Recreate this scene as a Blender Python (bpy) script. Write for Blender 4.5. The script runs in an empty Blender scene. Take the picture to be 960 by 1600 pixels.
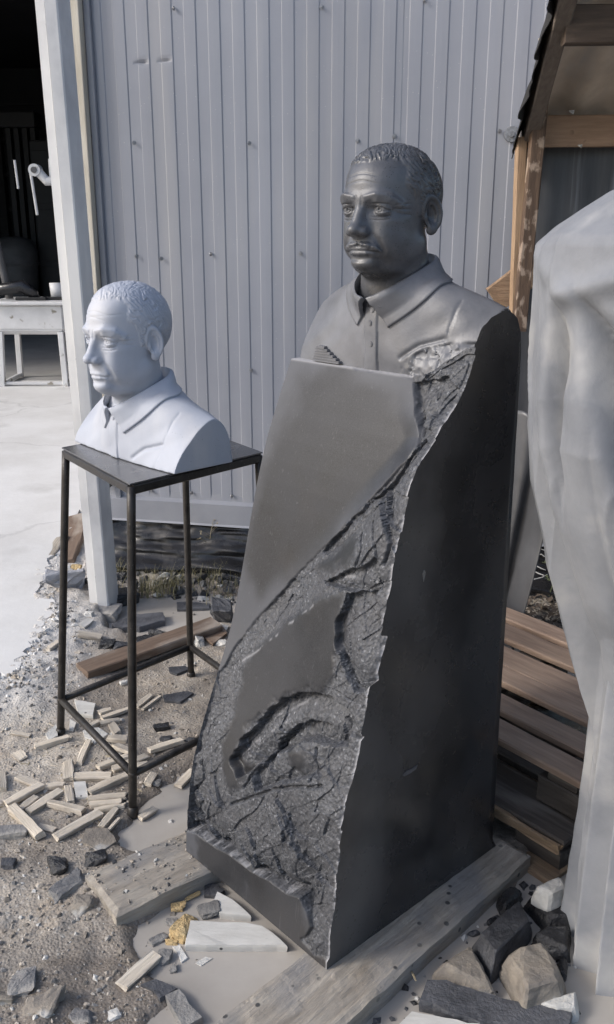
import bpy, bmesh, math, random
import numpy as np
from mathutils import Vector, Matrix, noise as mnoise

SC = bpy.context.scene
COL = SC.collection
R = math.radians

# ---------------------------------------------------------------- camera, sky, sun, exposure
CAM_H = 1.6
PITCH = R(17.3)
FPX = 1400.0
cam_d = bpy.data.cameras.new('camera')
cam_d.sensor_width = 36.0
cam_d.sensor_fit = 'AUTO'
cam_d.lens = 36.0 * FPX / 1600.0
cam_d.clip_start = .05
cam_d.clip_end = 300
cam = bpy.data.objects.new('camera', cam_d)
COL.objects.link(cam)
cam.location = (0, 0, CAM_H)
cam.rotation_euler = (R(90) - PITCH, 0, 0)
SC.camera = cam

SUN_DIR = Vector((-.80, -.22, .58)).normalized()        # towards the sun: left, a little behind the camera
world = bpy.data.worlds.new('World')
SC.world = world
world.use_nodes = True
wn = world.node_tree
sky = wn.nodes.new('ShaderNodeTexSky')
sky.sky_type = 'NISHITA'
sky.sun_disc = False
sky.sun_elevation = math.asin(SUN_DIR.z)
sky.sun_rotation = math.atan2(SUN_DIR.x, SUN_DIR.y)
sky.air_density = 1.0
sky.dust_density = 2.7
sky.ozone_density = 1.0
bg = wn.nodes['Background']
wn.links.new(sky.outputs['Color'], bg.inputs['Color'])
bg.inputs['Strength'].default_value = .15
sun_d = bpy.data.lights.new('sun', 'SUN')
sun_d.energy = 1.3
sun_d.angle = R(13)
sun_d.color = (1.0, .985, .965)
sun = bpy.data.objects.new('sun', sun_d)
COL.objects.link(sun)
sun.rotation_euler = SUN_DIR.to_track_quat('Z', 'Y').to_euler()
sun.location = (-4, -2, 6)
SC.view_settings.view_transform = 'Standard'
SC.view_settings.look = 'None'
SC.view_settings.gamma = 1
SC.view_settings.exposure = .64

# ---------------------------------------------------------------- places: where a line of sight meets a plane
_c, _s = math.cos(PITCH), math.sin(PITCH)
def ray(px, py):
    u = px - 480; v = 800 - py
    return Vector((u, v * _s + FPX * _c, v * _c - FPX * _s))
def at(px, py, z=.05):
    r = ray(px, py); t = (z - CAM_H) / r.z
    return Vector((r.x * t, r.y * t, z))
def at_y(px, py, Y):
    r = ray(px, py); t = Y / r.y
    return Vector((r.x * t, Y, CAM_H + r.z * t))
def at_plane(px, py, p, n):
    r = ray(px, py); o = Vector((0, 0, CAM_H))
    t = (Vector(p) - o).dot(Vector(n)) / r.dot(Vector(n))
    return o + r * t

# ---------------------------------------------------------------- object helpers
def link(name, me, parent=None, loc=None, rot=None):
    o = bpy.data.objects.new(name, me)
    COL.objects.link(o)
    if loc is not None: o.location = loc
    if rot is not None: o.rotation_euler = rot
    if parent is not None: o.parent = parent
    return o
def tag(o, label, cat, group=None):
    o['label'] = label; o['category'] = cat
    if group: o['group'] = group
    return o
def thing(name, label, cat, loc=(0, 0, 0), rotz=0, group=None):
    o = bpy.data.objects.new(name, None)
    COL.objects.link(o)
    o.location = loc; o.rotation_euler = (0, 0, rotz); o.empty_display_size = .1
    return tag(o, label, cat, group)
def kind(o, k):
    o['kind'] = k; return o
def bm_mesh(name, bm, mats=(), smooth=False):
    me = bpy.data.meshes.new(name)
    bm.normal_update()
    bm.to_mesh(me); bm.free()
    for m in mats: me.materials.append(m)
    if smooth:
        for p in me.polygons: p.use_smooth = True
    return me
def add_box(bm, c, size, rot=None, bev=0.0):
    r = bmesh.ops.create_cube(bm, size=1.0)
    vs = r['verts']
    M = Matrix.Translation(Vector(c)) @ (rot.to_4x4() if rot is not None else Matrix.Identity(4)) @ Matrix.Diagonal((*size, 1))
    bmesh.ops.transform(bm, matrix=M, verts=vs)
    if bev:
        es = list({e for v in vs for e in v.link_edges})
        bmesh.ops.bevel(bm, geom=es, offset=bev, segments=2, affect='EDGES', profile=.6)
    return bm
def box_mesh(name, size, mats, bev=.003, c=(0, 0, 0)):
    bm = bmesh.new(); add_box(bm, c, size, bev=bev)
    return bm_mesh(name, bm, mats)
def tube(bm, pts, r, n=12, cap=True):
    pts = [Vector(p) for p in pts]; rings = []
    for i, p in enumerate(pts):
        d = (pts[min(i + 1, len(pts) - 1)] - pts[max(i - 1, 0)]).normalized()
        a = d.orthogonal().normalized() if i == 0 else (a - d * a.dot(d)).normalized()
        b = d.cross(a); rr = r[i] if isinstance(r, (list, tuple)) else r
        rings.append([bm.verts.new(p + (a * math.cos(2 * math.pi * k / n) + b * math.sin(2 * math.pi * k / n)) * rr) for k in range(n)])
    for q0, q1 in zip(rings[:-1], rings[1:]):
        for k in range(n): bm.faces.new((q0[k], q0[(k + 1) % n], q1[(k + 1) % n], q1[k]))
    if cap:
        bm.faces.new(rings[0][::-1]); bm.faces.new(rings[-1])
    return bm
def beam_bm(p0, p1, w, h, seg=8, wob=.0015, seed=0, up=(0, 0, 1), bev=.004):
    """a sawn timber between two points: w across, h along up, faintly crooked, edges worn"""
    p0, p1 = Vector(p0), Vector(p1); d = (p1 - p0); L = d.length; d.normalize()
    up = Vector(up); side = d.cross(up).normalized(); up = side.cross(d).normalized()
    bm = bmesh.new(); rings = []
    b = min(bev, w * .3, h * .3)
    prof = [(-w / 2 + b, -h / 2), (w / 2 - b, -h / 2), (w / 2, -h / 2 + b), (w / 2, h / 2 - b), (w / 2 - b, h / 2), (-w / 2 + b, h / 2), (-w / 2, h / 2 - b), (-w / 2, -h / 2 + b)]
    for i in range(seg + 1):
        t = i / seg; c = p0 + d * (L * t)
        ring = []
        for k, (x, y) in enumerate(prof):
            q = Vector((t * L * 9, k * 1.7, seed * 3.1))
            nx = mnoise.noise(q) * wob; ny = mnoise.noise(q + Vector((50, 0, 0))) * wob
            ex = mnoise.noise(q * 3 + Vector((9, 9, 9))) * wob * 2 if i in (0, seg) else 0
            ring.append(bm.verts.new(c + side * (x + nx) + up * (y + ny) + d * ex))
        rings.append(ring)
    n = len(prof)
    for q0, q1 in zip(rings[:-1], rings[1:]):
        for k in range(n): bm.faces.new((q0[k], q0[(k + 1) % n], q1[(k + 1) % n], q1[k]))
    bm.faces.new(rings[0][::-1]); bm.faces.new(rings[-1])
    bmesh.ops.recalc_face_normals(bm, faces=bm.faces)
    return bm
def centred(o):
    """put the object's origin in its middle so each has a place of its own"""
    me = o.data; n = len(me.vertices); a = np.empty(n * 3, np.float32); me.vertices.foreach_get('co', a); a = a.reshape(-1, 3)
    c = (a.min(0) + a.max(0)) / 2
    me.vertices.foreach_set('co', (a - c).astype(np.float32).ravel()); me.update()
    o.location = Vector(o.location) + Vector([float(v) for v in c])
    return o
# ---------------------------------------------------------------- numeric sculpting tools
def _hash(i, j, k, seed):
    n = (i * 374761393 + j * 668265263 + k * 1440662683 + seed * 974634777) & 0x7fffffff
    n = ((n ^ (n >> 13)) * 1274126177) & 0x7fffffff
    n = n ^ (n >> 16)
    return (n & 0xffff).astype(np.float32) / 65535.0

def noise3(x, y, z, seed=0):
    xi = np.floor(x); yi = np.floor(y); zi = np.floor(z)
    fx = x - xi; fy = y - yi; fz = z - zi
    fx = fx * fx * (3 - 2 * fx); fy = fy * fy * (3 - 2 * fy); fz = fz * fz * (3 - 2 * fz)
    i = xi.astype(np.int64); j = yi.astype(np.int64); k = zi.astype(np.int64)
    r = 0
    for a in (0, 1):
        wa = fx if a else 1 - fx
        for b in (0, 1):
            wb = fy if b else 1 - fy
            for c in (0, 1):
                wc = fz if c else 1 - fz
                r = r + wa * wb * wc * _hash(i + a, j + b, k + c, seed)
    return r * 2 - 1

def fbm(x, y, z, octaves=4, seed=0, gain=.5):
    r = 0; a = 1; f = 1; t = 0
    for o in range(octaves):
        r = r + a * noise3(x * f, y * f, z * f, seed + o * 17); t += a
        a *= gain; f *= 2.03
    return r / t

def facets(x, y, seed=0):
    """cellular chips: every cell is a tilted plane, so the surface breaks in facets"""
    xi = np.floor(x).astype(np.int64); yi = np.floor(y).astype(np.int64)
    best = np.full(x.shape, 9.0); val = np.zeros(x.shape)
    z0 = np.zeros_like(xi)
    for a in (-1, 0, 1):
        for b in (-1, 0, 1):
            cx = xi + a; cy = yi + b
            px = cx + _hash(cx, cy, z0, seed); py = cy + _hash(cx, cy, z0, seed + 5)
            d = (px - x) ** 2 + (py - y) ** 2
            tx = _hash(cx, cy, z0, seed + 9) - .5; ty = _hash(cx, cy, z0, seed + 13) - .5
            h = (_hash(cx, cy, z0, seed + 21) - .5) * .7 + tx * (x - px) * 1.6 + ty * (y - py) * 1.6
            m = d < best
            best = np.where(m, d, best); val = np.where(m, h, val)
    return val

def sstep(a, b, x):
    t = np.clip((x - a) / (b - a), 0, 1)
    return t * t * (3 - 2 * t)

def smin(a, b, k):
    h = np.clip(.5 + .5 * (b - a) / k, 0, 1)
    return b + (a - b) * h - k * h * (1 - h)

def smax(a, b, k):
    return -smin(-a, -b, k)

def ell(P, c, r):
    q = [(P[i] - c[i]) / r[i] for i in range(3)]
    k0 = np.sqrt(q[0] ** 2 + q[1] ** 2 + q[2] ** 2) + 1e-9
    k1 = np.sqrt((q[0] / r[0]) ** 2 + (q[1] / r[1]) ** 2 + (q[2] / r[2]) ** 2) + 1e-9
    return k0 * (k0 - 1) / k1

def sph(P, c, r):
    return np.sqrt((P[0] - c[0]) ** 2 + (P[1] - c[1]) ** 2 + (P[2] - c[2]) ** 2) - r

def cap(P, a, b, ra, rb=None):
    rb = ra if rb is None else rb
    ab = [b[i] - a[i] for i in range(3)]
    L = sum(v * v for v in ab)
    t = np.clip(sum((P[i] - a[i]) * ab[i] for i in range(3)) / L, 0, 1)
    d2 = sum((P[i] - a[i] - ab[i] * t) ** 2 for i in range(3))
    return np.sqrt(d2) - (ra + (rb - ra) * t)

def chain(P, pts, rs):
    d = None
    for i in range(len(pts) - 1):
        c = cap(P, pts[i], pts[i + 1], rs[i], rs[i + 1])
        d = c if d is None else np.minimum(d, c)
    return d

def poly_sd(x, y, poly):
    """signed distance to a polygon, positive inside"""
    best = np.full(np.shape(x), 1e9); ins = np.zeros(np.shape(x), bool)
    n = len(poly)
    for i in range(n):
        x0, y0 = poly[i]; x1, y1 = poly[(i + 1) % n]
        ex, ey = x1 - x0, y1 - y0
        t = np.clip(((x - x0) * ex + (y - y0) * ey) / (ex * ex + ey * ey + 1e-12), 0, 1)
        best = np.minimum(best, (x - x0 - ex * t) ** 2 + (y - y0 - ey * t) ** 2)
        c = (y0 > y) != (y1 > y)
        xc = x0 + (y - y0) / (ey if abs(ey) > 1e-12 else 1e-12) * ex
        ins ^= c & (x < xc)
    best = np.sqrt(best)
    return np.where(ins, best, -best)

def line_d(x, y, pts):
    """distance to a polyline"""
    best = np.full(np.shape(x), 1e9)
    for (x0, y0), (x1, y1) in zip(pts[:-1], pts[1:]):
        ex, ey = x1 - x0, y1 - y0
        t = np.clip(((x - x0) * ex + (y - y0) * ey) / (ex * ex + ey * ey + 1e-12), 0, 1)
        best = np.minimum(best, (x - x0 - ex * t) ** 2 + (y - y0 - ey * t) ** 2)
    return np.sqrt(best)

def mesh_sdf(fn, lo, hi, h, block=14, lip=2.2):
    """surface nets of fn over a box; only blocks near the surface are evaluated"""
    lo = np.array(lo, float); n = [int(math.ceil((hi[i] - lo[i]) / h / block)) * block + 1 for i in range(3)]
    nb = [(v - 1) // block for v in n]
    D = np.full(n, 1.0, np.float32)
    bc = np.stack(np.meshgrid(*[np.arange(v) for v in nb], indexing='ij'), -1).reshape(-1, 3)
    cen = lo + (bc * block + block / 2) * h
    dc = fn([cen[:, 0].copy(), cen[:, 1].copy(), cen[:, 2].copy()])
    near = np.abs(dc) < block * h * .87 * lip
    r = np.arange(block + 1)
    loc = np.stack(np.meshgrid(r, r, r, indexing='ij'), -1).reshape(-1, 3)
    for b, d in zip(bc[~near], dc[~near]):
        x, y, z = b * block
        D[x:x + block + 1, y:y + block + 1, z:z + block + 1] = 1 if d > 0 else -1
    nb_ = bc[near]
    for s in range(0, len(nb_), 120):
        part = nb_[s:s + 120]
        idx = (part[:, None, :] * block + loc[None]).reshape(-1, 3)
        p = lo + idx * h
        D[idx[:, 0], idx[:, 1], idx[:, 2]] = fn([p[:, 0].copy(), p[:, 1].copy(), p[:, 2].copy()])
    S = D < 0
    c = np.zeros([v - 1 for v in n], np.int8)
    for a in (0, 1):
        for b in (0, 1):
            for e in (0, 1):
                c += S[a:n[0] - 1 + a, b:n[1] - 1 + b, e:n[2] - 1 + e]
    act = (c > 0) & (c < 8)
    ci = np.argwhere(act)
    vid = np.full(act.shape, -1, np.int64); vid[act] = np.arange(len(ci))
    acc = np.zeros((len(ci), 3)); cnt = np.zeros(len(ci))
    corners = [(a, b, e) for a in (0, 1) for b in (0, 1) for e in (0, 1)]
    val = {k: D[ci[:, 0] + k[0], ci[:, 1] + k[1], ci[:, 2] + k[2]].astype(float) for k in corners}
    for k in corners:
        for ax in range(3):
            if k[ax] == 0:
                k2 = list(k); k2[ax] = 1; k2 = tuple(k2)
                m = (val[k] < 0) != (val[k2] < 0)
                t = np.where(m, val[k] / np.where(m, val[k] - val[k2], 1), 0)
                pt = np.tile(np.array(k, float), (len(ci), 1)); pt[:, ax] += t
                acc[m] += pt[m]; cnt[m] += 1
    V = lo + (ci + acc / cnt[:, None]) * h
    faces = []
    for ax in range(3):
        u, v = (ax + 1) % 3, (ax + 2) % 3
        sl0 = [slice(None)] * 3; sl1 = [slice(None)] * 3
        sl0[ax] = slice(0, n[ax] - 1); sl1[ax] = slice(1, n[ax])
        a0 = S[tuple(sl0)]; a1 = S[tuple(sl1)]
        e = np.argwhere(a0 != a1)
        e = e[(e[:, u] > 0) & (e[:, v] > 0) & (e[:, u] < n[u] - 1) & (e[:, v] < n[v] - 1)]
        flip = a0[e[:, 0], e[:, 1], e[:, 2]]
        q = []
        for du, dv in ((0, 0), (-1, 0), (-1, -1), (0, -1)):
            t = e.copy(); t[:, u] += du; t[:, v] += dv
            q.append(vid[t[:, 0], t[:, 1], t[:, 2]])
        q = np.stack(q, 1)
        q[~flip] = q[~flip][:, ::-1]
        faces.append(q)
    F = np.concatenate(faces)
    F = F[(F >= 0).all(1)]
    return V, F

def fast_mesh(name, V, F, mats=(), smooth=True, mat_idx=None, attrs=None):
    """mesh from arrays of vertices and quads"""
    me = bpy.data.meshes.new(name)
    V = np.asarray(V, np.float32); F = np.asarray(F, np.int32)
    me.vertices.add(len(V)); me.vertices.foreach_set('co', V.ravel())
    k = F.shape[1]
    me.loops.add(F.size); me.loops.foreach_set('vertex_index', F.ravel())
    me.polygons.add(len(F))
    me.polygons.foreach_set('loop_start', np.arange(0, F.size, k, dtype=np.int32))
    me.polygons.foreach_set('loop_total', np.full(len(F), k, np.int32))
    me.polygons.foreach_set('use_smooth', np.full(len(F), bool(smooth)))
    for m in mats: me.materials.append(m)
    if mat_idx is not None: me.polygons.foreach_set('material_index', np.asarray(mat_idx, np.int32))
    for an, av in (attrs or {}).items():
        a = me.attributes.new(an, 'FLOAT', 'POINT'); a.data.foreach_set('value', np.asarray(av, np.float32).ravel())
    me.update(calc_edges=True); me.validate()
    return me

# ---------------------------------------------------------------- the sculpted man (life size, eye level = 0, facing -y)
def sym(P):
    return [np.abs(P[0]), -P[1], P[2]]          # |x|, forward, up

NECK_A, NECK_B = (0, -.020, -.07), (0, -.038, -.20)

def hair_amount(Q):
    x, f, z = Q
    fl = f - .024 * np.exp(-(x / .03) ** 2) * sstep(.05, .08, z)
    return poly_sd(fl, z, [(.066, .079), (.054, .086), (.041, .074), (.040, .056), (.043, .042), (.036, .030), (.022, .016), (.016, -.016),
                           (.002, -.016), (-.02, .02), (-.05, -.01), (-.06, -.06), (-.14, -.07), (-.14, .2), (.066, .2)])

def head_field(P, moustache=True, curl=1.0):
    Q = sym(P); x, f, z = Q
    d = ell(Q, (0, -.014, .030), (.0765, .100, .088))
    d = smin(d, ell(Q, (0, .024, .032), (.066, .068, .072)), .02)
    d = smin(d, ell(Q, (0, .022, -.040), (.0645, .067, .078)), .025)
    d = smin(d, ell(Q, (0, .010, -.074), (.0625, .064, .043)), .02)
    d = smin(d, sph(Q, (.043, -.006, -.064), .021), .02)
    d = smin(d, ell(Q, (0, .076, -.101), (.025, .0185, .0165)), .016)
    d = smin(d, ell(Q, (.047, .054, -.024), (.018, .022, .015)), .018)
    d = smin(d, ell(Q, (.041, .057, -.056), (.025, .026, .031)), .018)
    # neck with a soft double chin
    d = smin(d, cap(Q, NECK_A, NECK_B, .057, .0715), .016)
    d = smin(d, ell(Q, (0, .030, -.112), (.040, .044, .018)), .018)
    d = smax(d, x * .92 + f * .39 - .0735, .016)      # temple plane
    # brow
    d = smin(d, chain(Q, [(.006, .0885, .0175), (.03, .0865, .0205), (.045, .0735, .0165), (.055, .0540, .006)], [.0085, .0090, .0078, .004]), .012)
    # eye sockets
    d = smax(d, -ell(Q, (.032, .102, -.002), (.0208, .0268, .0155)), .008)
    d = smax(d, -sph(Q, (.013, .098, -.001), .0085), .009)
    # nose
    d = smin(d, cap(Q, (0, .0855, .014), (0, .1085, -.036), .0080, .0088), .011)
    d = smin(d, ell(Q, (0, .090, -.038), (.0145, .016, .018)), .012)
    d = smin(d, ell(Q, (0, .1125, -.0405), (.0115, .0110, .0098)), .008)
    d = smin(d, ell(Q, (.0135, .1005, -.0440), (.0075, .0115, .0078)), .007)
    d = smax(d, -ell(Q, (.0075, .1055, -.0545), (.0042, .0065, .0050)), .003)
    d = smax(d, -cap(Q, (.0235, .099, -.035), (.0255, .095, -.047), .0028), .005)
    # mouth
    d = smin(d, ell(Q, (0, .080, -.073), (.030, .0145, .020)), .014)
    d = smin(d, chain(Q, [(0, .0935, -.0735), (.013, .0915, -.0740), (.026, .0830, -.0785)], [.0042, .0042, .002]), .004)
    d = smin(d, chain(Q, [(0, .0915, -.0835), (.012, .0900, -.0830), (.024, .0825, -.0795)], [.0056, .0052, .002]), .004)
    d = smax(d, -chain(Q, [(0, .0985, -.0780), (.014, .0958, -.0782), (.0315, .0835, -.0808)], [.0018, .0019, .0022]), .0018)
    d = smax(d, -sph(Q, (.0330, .0835, -.0815), .0042), .006)
    d = smax(d, -chain(Q, [(0, .0975, -.0935), (.017, .0930, -.0920)], [.0042, .003]), .008)
    d = smax(d, -cap(Q, (0, .1015, -.0595), (0, .0985, -.0685), .0022), .004)
    # nasolabial folds, marionette lines, frown
    d = smax(d, -chain(Q, [(.0235, .0975, -.042), (.0335, .0875, -.060), (.0395, .0785, -.080), (.037, .074, -.096)], [.0038, .0044, .0038, .0020]), .0055)
    d = smax(d, -cap(Q, (.0055, .1000, .005), (.0065, .1000, .020), .0017), .005)
    for zz, w in ((.045, .04), (.058, .045)):
        d = d + .0009 * np.exp(-((z - zz - .004 * np.cos(x * 70)) / .0016) ** 2) * sstep(w, w - .02, x) * (f > .03)
    # eyes: ball, lids, bags, carved iris
    C = (.0318, .0705, -.0025)
    eye = sph(Q, C, .0140)
    rr = np.sqrt((x - C[0]) ** 2 + (z - C[2] - .0003) ** 2)
    eye = eye + np.where(f > .075, .0012 * np.exp(-((rr - .0058) / .0010) ** 2) + .0034 * sstep(.0036, .0022, rr) - .0022 * sstep(.0020, .0006, np.hypot(x - C[0] + .001, z - C[2] - .0022)), 0)
    d = smin(d, eye, .0018)
    u = (x - C[0]) / .0155
    up = C[2] + .0060 - .0056 * u * u - .0012 * u
    dn = C[2] - .0062 + .0050 * u * u - .0012 * u
    lid = sph(Q, C, .0160)
    d = smin(d, smax(lid - .0004, up - z, .0008), .0014)
    d = smin(d, smax(lid + .0002, z - dn, .0008), .0020)
    d = smin(d, chain(Q, [(.018, .0835, .0088), (.030, .0875, .0120), (.042, .0790, .0092), (.048, .0690, .0045)], [.0030, .0040, .0034, .0010]), .008)
    d = smax(d, -chain(Q, [(.0185, .0900, -.0175), (.029, .0912, -.0255), (.040, .0840, -.0250)], [.0003, .0005, .0003]), .006)
    for k in range(3):
        d = d + .0011 * np.exp(-((z + .002 + .006 * (k - 1) + (x - .05) * .35 * (k - 1)) / .0012) ** 2) * sstep(.049, .053, x) * sstep(.066, .058, x) * (f > .03)
    for c0, dp in ((-.0165, .0016), (-.0218, .0013)):           # creases under the eye
        zc_ = c0 + 9.0 * (x - .031) ** 2
        d = d + dp * np.exp(-((z - zc_) / .0013) ** 2) * sstep(.016, .022, x) * sstep(.050, .043, x) * (f > .05)
    zc_ = .0085 - 8.0 * (x - .031) ** 2                           # fold above the lid
    d = d + .0014 * np.exp(-((z - zc_) / .0012) ** 2) * sstep(.016, .021, x) * sstep(.050, .045, x) * (f > .05)
    # eyebrow hair
    eb_ = chain(Q, [(.011, .0965, .0200), (.030, .0945, .0245), (.045, .0815, .0225), (.055, .0665, .0145)], [.0020, .0028, .0022, .0004])
    st = np.sin(x * 1500 + z * 1400 + 3 * noise3(x * 300, f * 300, z * 300, 3))
    d = smin(d, eb_ - .0003 * st, .004)
    # ear
    ca, sa = math.cos(.5), math.sin(.5)
    px = x - .0740; pf = f + .0155; pz = z + .0110
    w = ca * px + sa * pf * 1.0; v = -(ca * pf - sa * px)
    t_ = .16; uu = pz * math.cos(t_) + v * math.sin(t_) * -1; v = v * math.cos(t_) + pz * math.sin(t_)
    E_ = [w, v, uu]
    vs = v * (1 + .25 * np.clip(-uu / .03, 0, 1))
    ear = ell([w, vs, uu], (.001, .002, 0), (.0085, .0185, .0335))
    q = np.sqrt((vs / .0175) ** 2 + ((uu - .001) / .0325) ** 2)
    ring = np.sqrt(((q - 1) * .021) ** 2 + (w - .0058) ** 2) - .0036 * sstep(-.034, -.015, uu) - .0008
    ring = np.where(v < -.009, ring + .003 * sstep(.012, -.004, uu), ring)
    ear = smax(ear, -ell(E_, (.0085, .0015, .002), (.0068, .0125, .0250)), .003)
    ear = smin(ear, ring, .003)
    anti = np.sqrt(((np.sqrt((vs / .0105) ** 2 + ((uu - .000) / .0215) ** 2) - 1) * .0125) ** 2 + (w - .0040) ** 2) - .0030
    ear = smin(ear, np.where(v > -.002, anti, anti + .01), .003)
    ear = smax(ear, -ell(E_, (.0065, -.0025, -.004), (.0060, .0068, .0105)), .003)
    ear = smin(ear, ell(E_, (.0035, -.0125, -.004), (.004, .0035, .0065)), .003)
    ear = smin(ear, ell(E_, (.003, -.004, -.0290), (.0052, .0095, .0095)), .005)
    d = smin(d, ear, .005)
    # moustache
    if moustache:
        mo = chain(Q, [(.003, .0980, -.0650), (.016, .0945, -.0672), (.027, .0870, -.0722), (.0345, .0795, -.0800)], [.0036, .0050, .0046, .0026])
        st = noise3(x * 420 - z * 260, z * 160 + x * 120, f * 150, 8)
        d = smin(d, mo + .0008 - .0012 * st, .0040)
    # hair
    hm = hair_amount(Q)
    away = sstep(.0, .006, ear)
    sx = P[0]
    wv = noise3(sx * 60, f * 60, z * 60, 11)
    lat = sstep(.02, .06, x)
    along = (f * 34 + sx * 30) * (1 - lat) + (f * 30 + z * 30) * lat + wv * 1.2
    acr = (sx * 215 - f * 170) * (1 - lat) + (z * 205 - f * 190) * lat + wv * 2.3
    s1 = 1 - np.abs(noise3(acr, along, z * 12, 31)) * 2
    s2 = 1 - np.abs(noise3(acr * 1.9 + 7, along * 1.9, z * 30, 37)) * 2
    back = sstep(-.075, -.03, f) * sstep(.0, .03, z + (f - .01) * -.2) if curl >= 1 else sstep(-.12, -.08, f)
    edge = sstep(-.001, .004 + .006 * (noise3(sx * 90, f * 90, z * 90, 5) + 1) * .5, hm + .006 * noise3(sx * 55, f * 55, z * 55, 6))
    amp = .0026 if curl >= 1 else .0018
    d = d - edge * away * (.0012 + .0022 * sstep(0, .03, hm) + amp * back * (s1 * .75 + s2 * .45))
    if curl < 1: d = d + .0007 * np.exp(-((z - .052 - .10 * (x - .02)) / .0011) ** 2) * (f > .0) * sstep(.06, .05, x)   # joint line across the brow
    d = smax(d, -(z + .215), .001)
    return d

def torso_field(P, base, half, cf, rf, slant=.5, hewn=0.0):
    Q = sym(P); x, f, z = Q; sx = P[0]
    sq = (np.abs(x / .31) ** 3.2 + np.abs((f - cf) / rf) ** 2.4 + np.abs((z + .32) / .165) ** 2.6)
    d = (sq ** (1 / 2.6) - 1) * .105
    d = smin(d, cap(Q, (.05, -.060, -.192), (.215, cf, -.242), .072, .060), .05)
    d = smin(d, cap(Q, (0, -.048, -.15), (0, -.055, -.21), .062, .085), .05)
    d = smin(d, ell(Q, (0, .010, -.235), (.10, .045, .07)), .05)
    d = smax(d, (f - cf - rf) * .8 + (z - base) * slant * (x / half) ** 1.6, .03)
    # cloth folds, placket
    fold = .0035 * noise3(sx * 9 + z * 14, f * 10, z * 9 - sx * 5, 51) + .0016 * noise3(sx * 22 - z * 25, f * 20, z * 16, 57)
    d = d + fold
    pl = poly_sd(sx, z, [(-.017, -.14), (.017, -.14), (.012, -.40), (-.022, -.40)])
    d = d - .0028 * sstep(-.0004, .0014, pl) * (f > 0)
    d = d + .0018 * np.exp(-((pl + .0012) / .0012) ** 2) * (f > 0)
    # sleeve seam and a long crease over the breast
    for pts, dep, wd in (([(.165, -.12), (.158, -.20), (.150, -.29)], .0016, .002), ([(.070, -.265), (.105, -.240), (.150, -.226)], .0040, .004)):
        ld = line_d(sx, z, pts)
        d = d + dep * np.exp(-(ld / wd) ** 2) * (f > -.03)
    if hewn:
        hm_ = poly_sd(sx, z, [(.060, -.33), (.075, -.272), (.115, -.245), (.160, -.232), (.24, -.225), (.24, -.33)])
        d = d + hewn * sstep(-.002, .004, hm_) * (f > -.09) * (.002 + .0040 * facets(sx * 46 + z * 20, z * 55 + f * 22, 3) + .003 * facets(sx * 60, z * 60 + f * 30, 6) + .003 * noise3(sx * 60, f * 60, z * 60, 4))
    # opening the neck stands in
    d = smax(d, -cap(Q, (0, -.038, -.15), (0, -.012, .02), .0665, .085), .003)
    d = smax(d, x - half, .0006)
    d = smax(d, base - z, .0006)
    d = smax(d, cf - rf - .012 - f, .002)
    return d

def project(fn, pts, iso, steps=14):
    """slide points along the gradient of fn until fn == iso"""
    p = np.array(pts, float); e = .0008
    for _ in range(steps):
        v = fn([p[:, 0], p[:, 1], p[:, 2]]) - iso
        g = np.stack([fn([p[:, 0] + e * (i == 0), p[:, 1] + e * (i == 1), p[:, 2] + e * (i == 2)]) - fn([p[:, 0] - e * (i == 0), p[:, 1] - e * (i == 1), p[:, 2] - e * (i == 2)]) for i in range(3)], 1) / (2 * e)
        g /= (np.linalg.norm(g, axis=1, keepdims=True) + 1e-9)
        p -= g * (v * .8)[:, None]
    return p

def spline(pts, t):
    pts = np.array(pts, float); n = len(pts) - 1
    s = np.clip(t, 0, 1) * n; i = np.minimum(s.astype(int), n - 1); u = (s - i)[:, None]
    p0 = pts[np.maximum(i - 1, 0)]; p1 = pts[i]; p2 = pts[i + 1]; p3 = pts[np.minimum(i + 2, n)]
    return .5 * ((2 * p1) + (p2 - p0) * u + (2 * p0 - 5 * p1 + 4 * p2 - p3) * u ** 2 + (3 * p1 - p0 - 3 * p2 + p3) * u ** 3)

def collar_mesh(fn, name, mats):
    NU, NV = 70, 16
    V = []; F = []
    t = np.linspace(0, 1, NU)
    for sgn in (1, -1):
        inner = spline([(.006, .060, -.158), (.028, .052, -.148), (.053, .027, -.130), (.0685, -.015, -.108), (.065, -.060, -.091), (.038, -.090, -.081), (0, -.101, -.079)], t)
        outer = spline([(.044, .055, -.211), (.068, .047, -.194), (.094, .020, -.170), (.112, -.025, -.145), (.104, -.078, -.120), (.058, -.122, -.104), (0, -.136, -.100)], t)
        inner[:, 1] *= -1; outer[:, 1] *= -1; inner[:, 0] *= sgn; outer[:, 0] *= sgn
        base = len(V)
        rows = []
        for v in np.linspace(0, 1, NV):
            p = inner * (1 - v) + outer * v
            if v > 0.22:
                q = project(fn, p, .0036 + .0030 * (1 - v))
                k = min(1, (v - .22) / .45)
                p = p * (1 - k) + q * k
            p[:, 2] += .0025 * math.sin(min(1, v / .5) * math.pi)
            rows.append(p)
        # thickness: back down to the cloth along the outer rim and the front edge
        under = project(fn, rows[-1], -.002); rows.append(rows[-1] * .55 + under * .45); rows.append(under)
        inn = rows[0].copy(); inn[:, 2] -= .03 * sstep(.06, .22, t); inn[:, 1] += .006 * sstep(.2, .0, t); inn[:, :2] *= .99
        rows.insert(0, inn)
        rows = np.array(rows)
        front = rows[:, 0] + np.array([0, .012, -.003]); front2 = rows[:, 0] * .5 + front * .5
        rows = np.concatenate([front[:, None], front2[:, None], rows], 1)
        R, Cn = rows.shape[:2]
        for r in range(R):
            for c in range(Cn): V.append(rows[r, c])
        for r in range(R - 1):
            for c in range(Cn - 1):
                q = [base + r * Cn + c, base + r * Cn + c + 1, base + (r + 1) * Cn + c + 1, base + (r + 1) * Cn + c]
                F.append(q if sgn < 0 else q[::-1])
    me = fast_mesh(name, np.array(V), np.array(F), mats)
    return me
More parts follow.
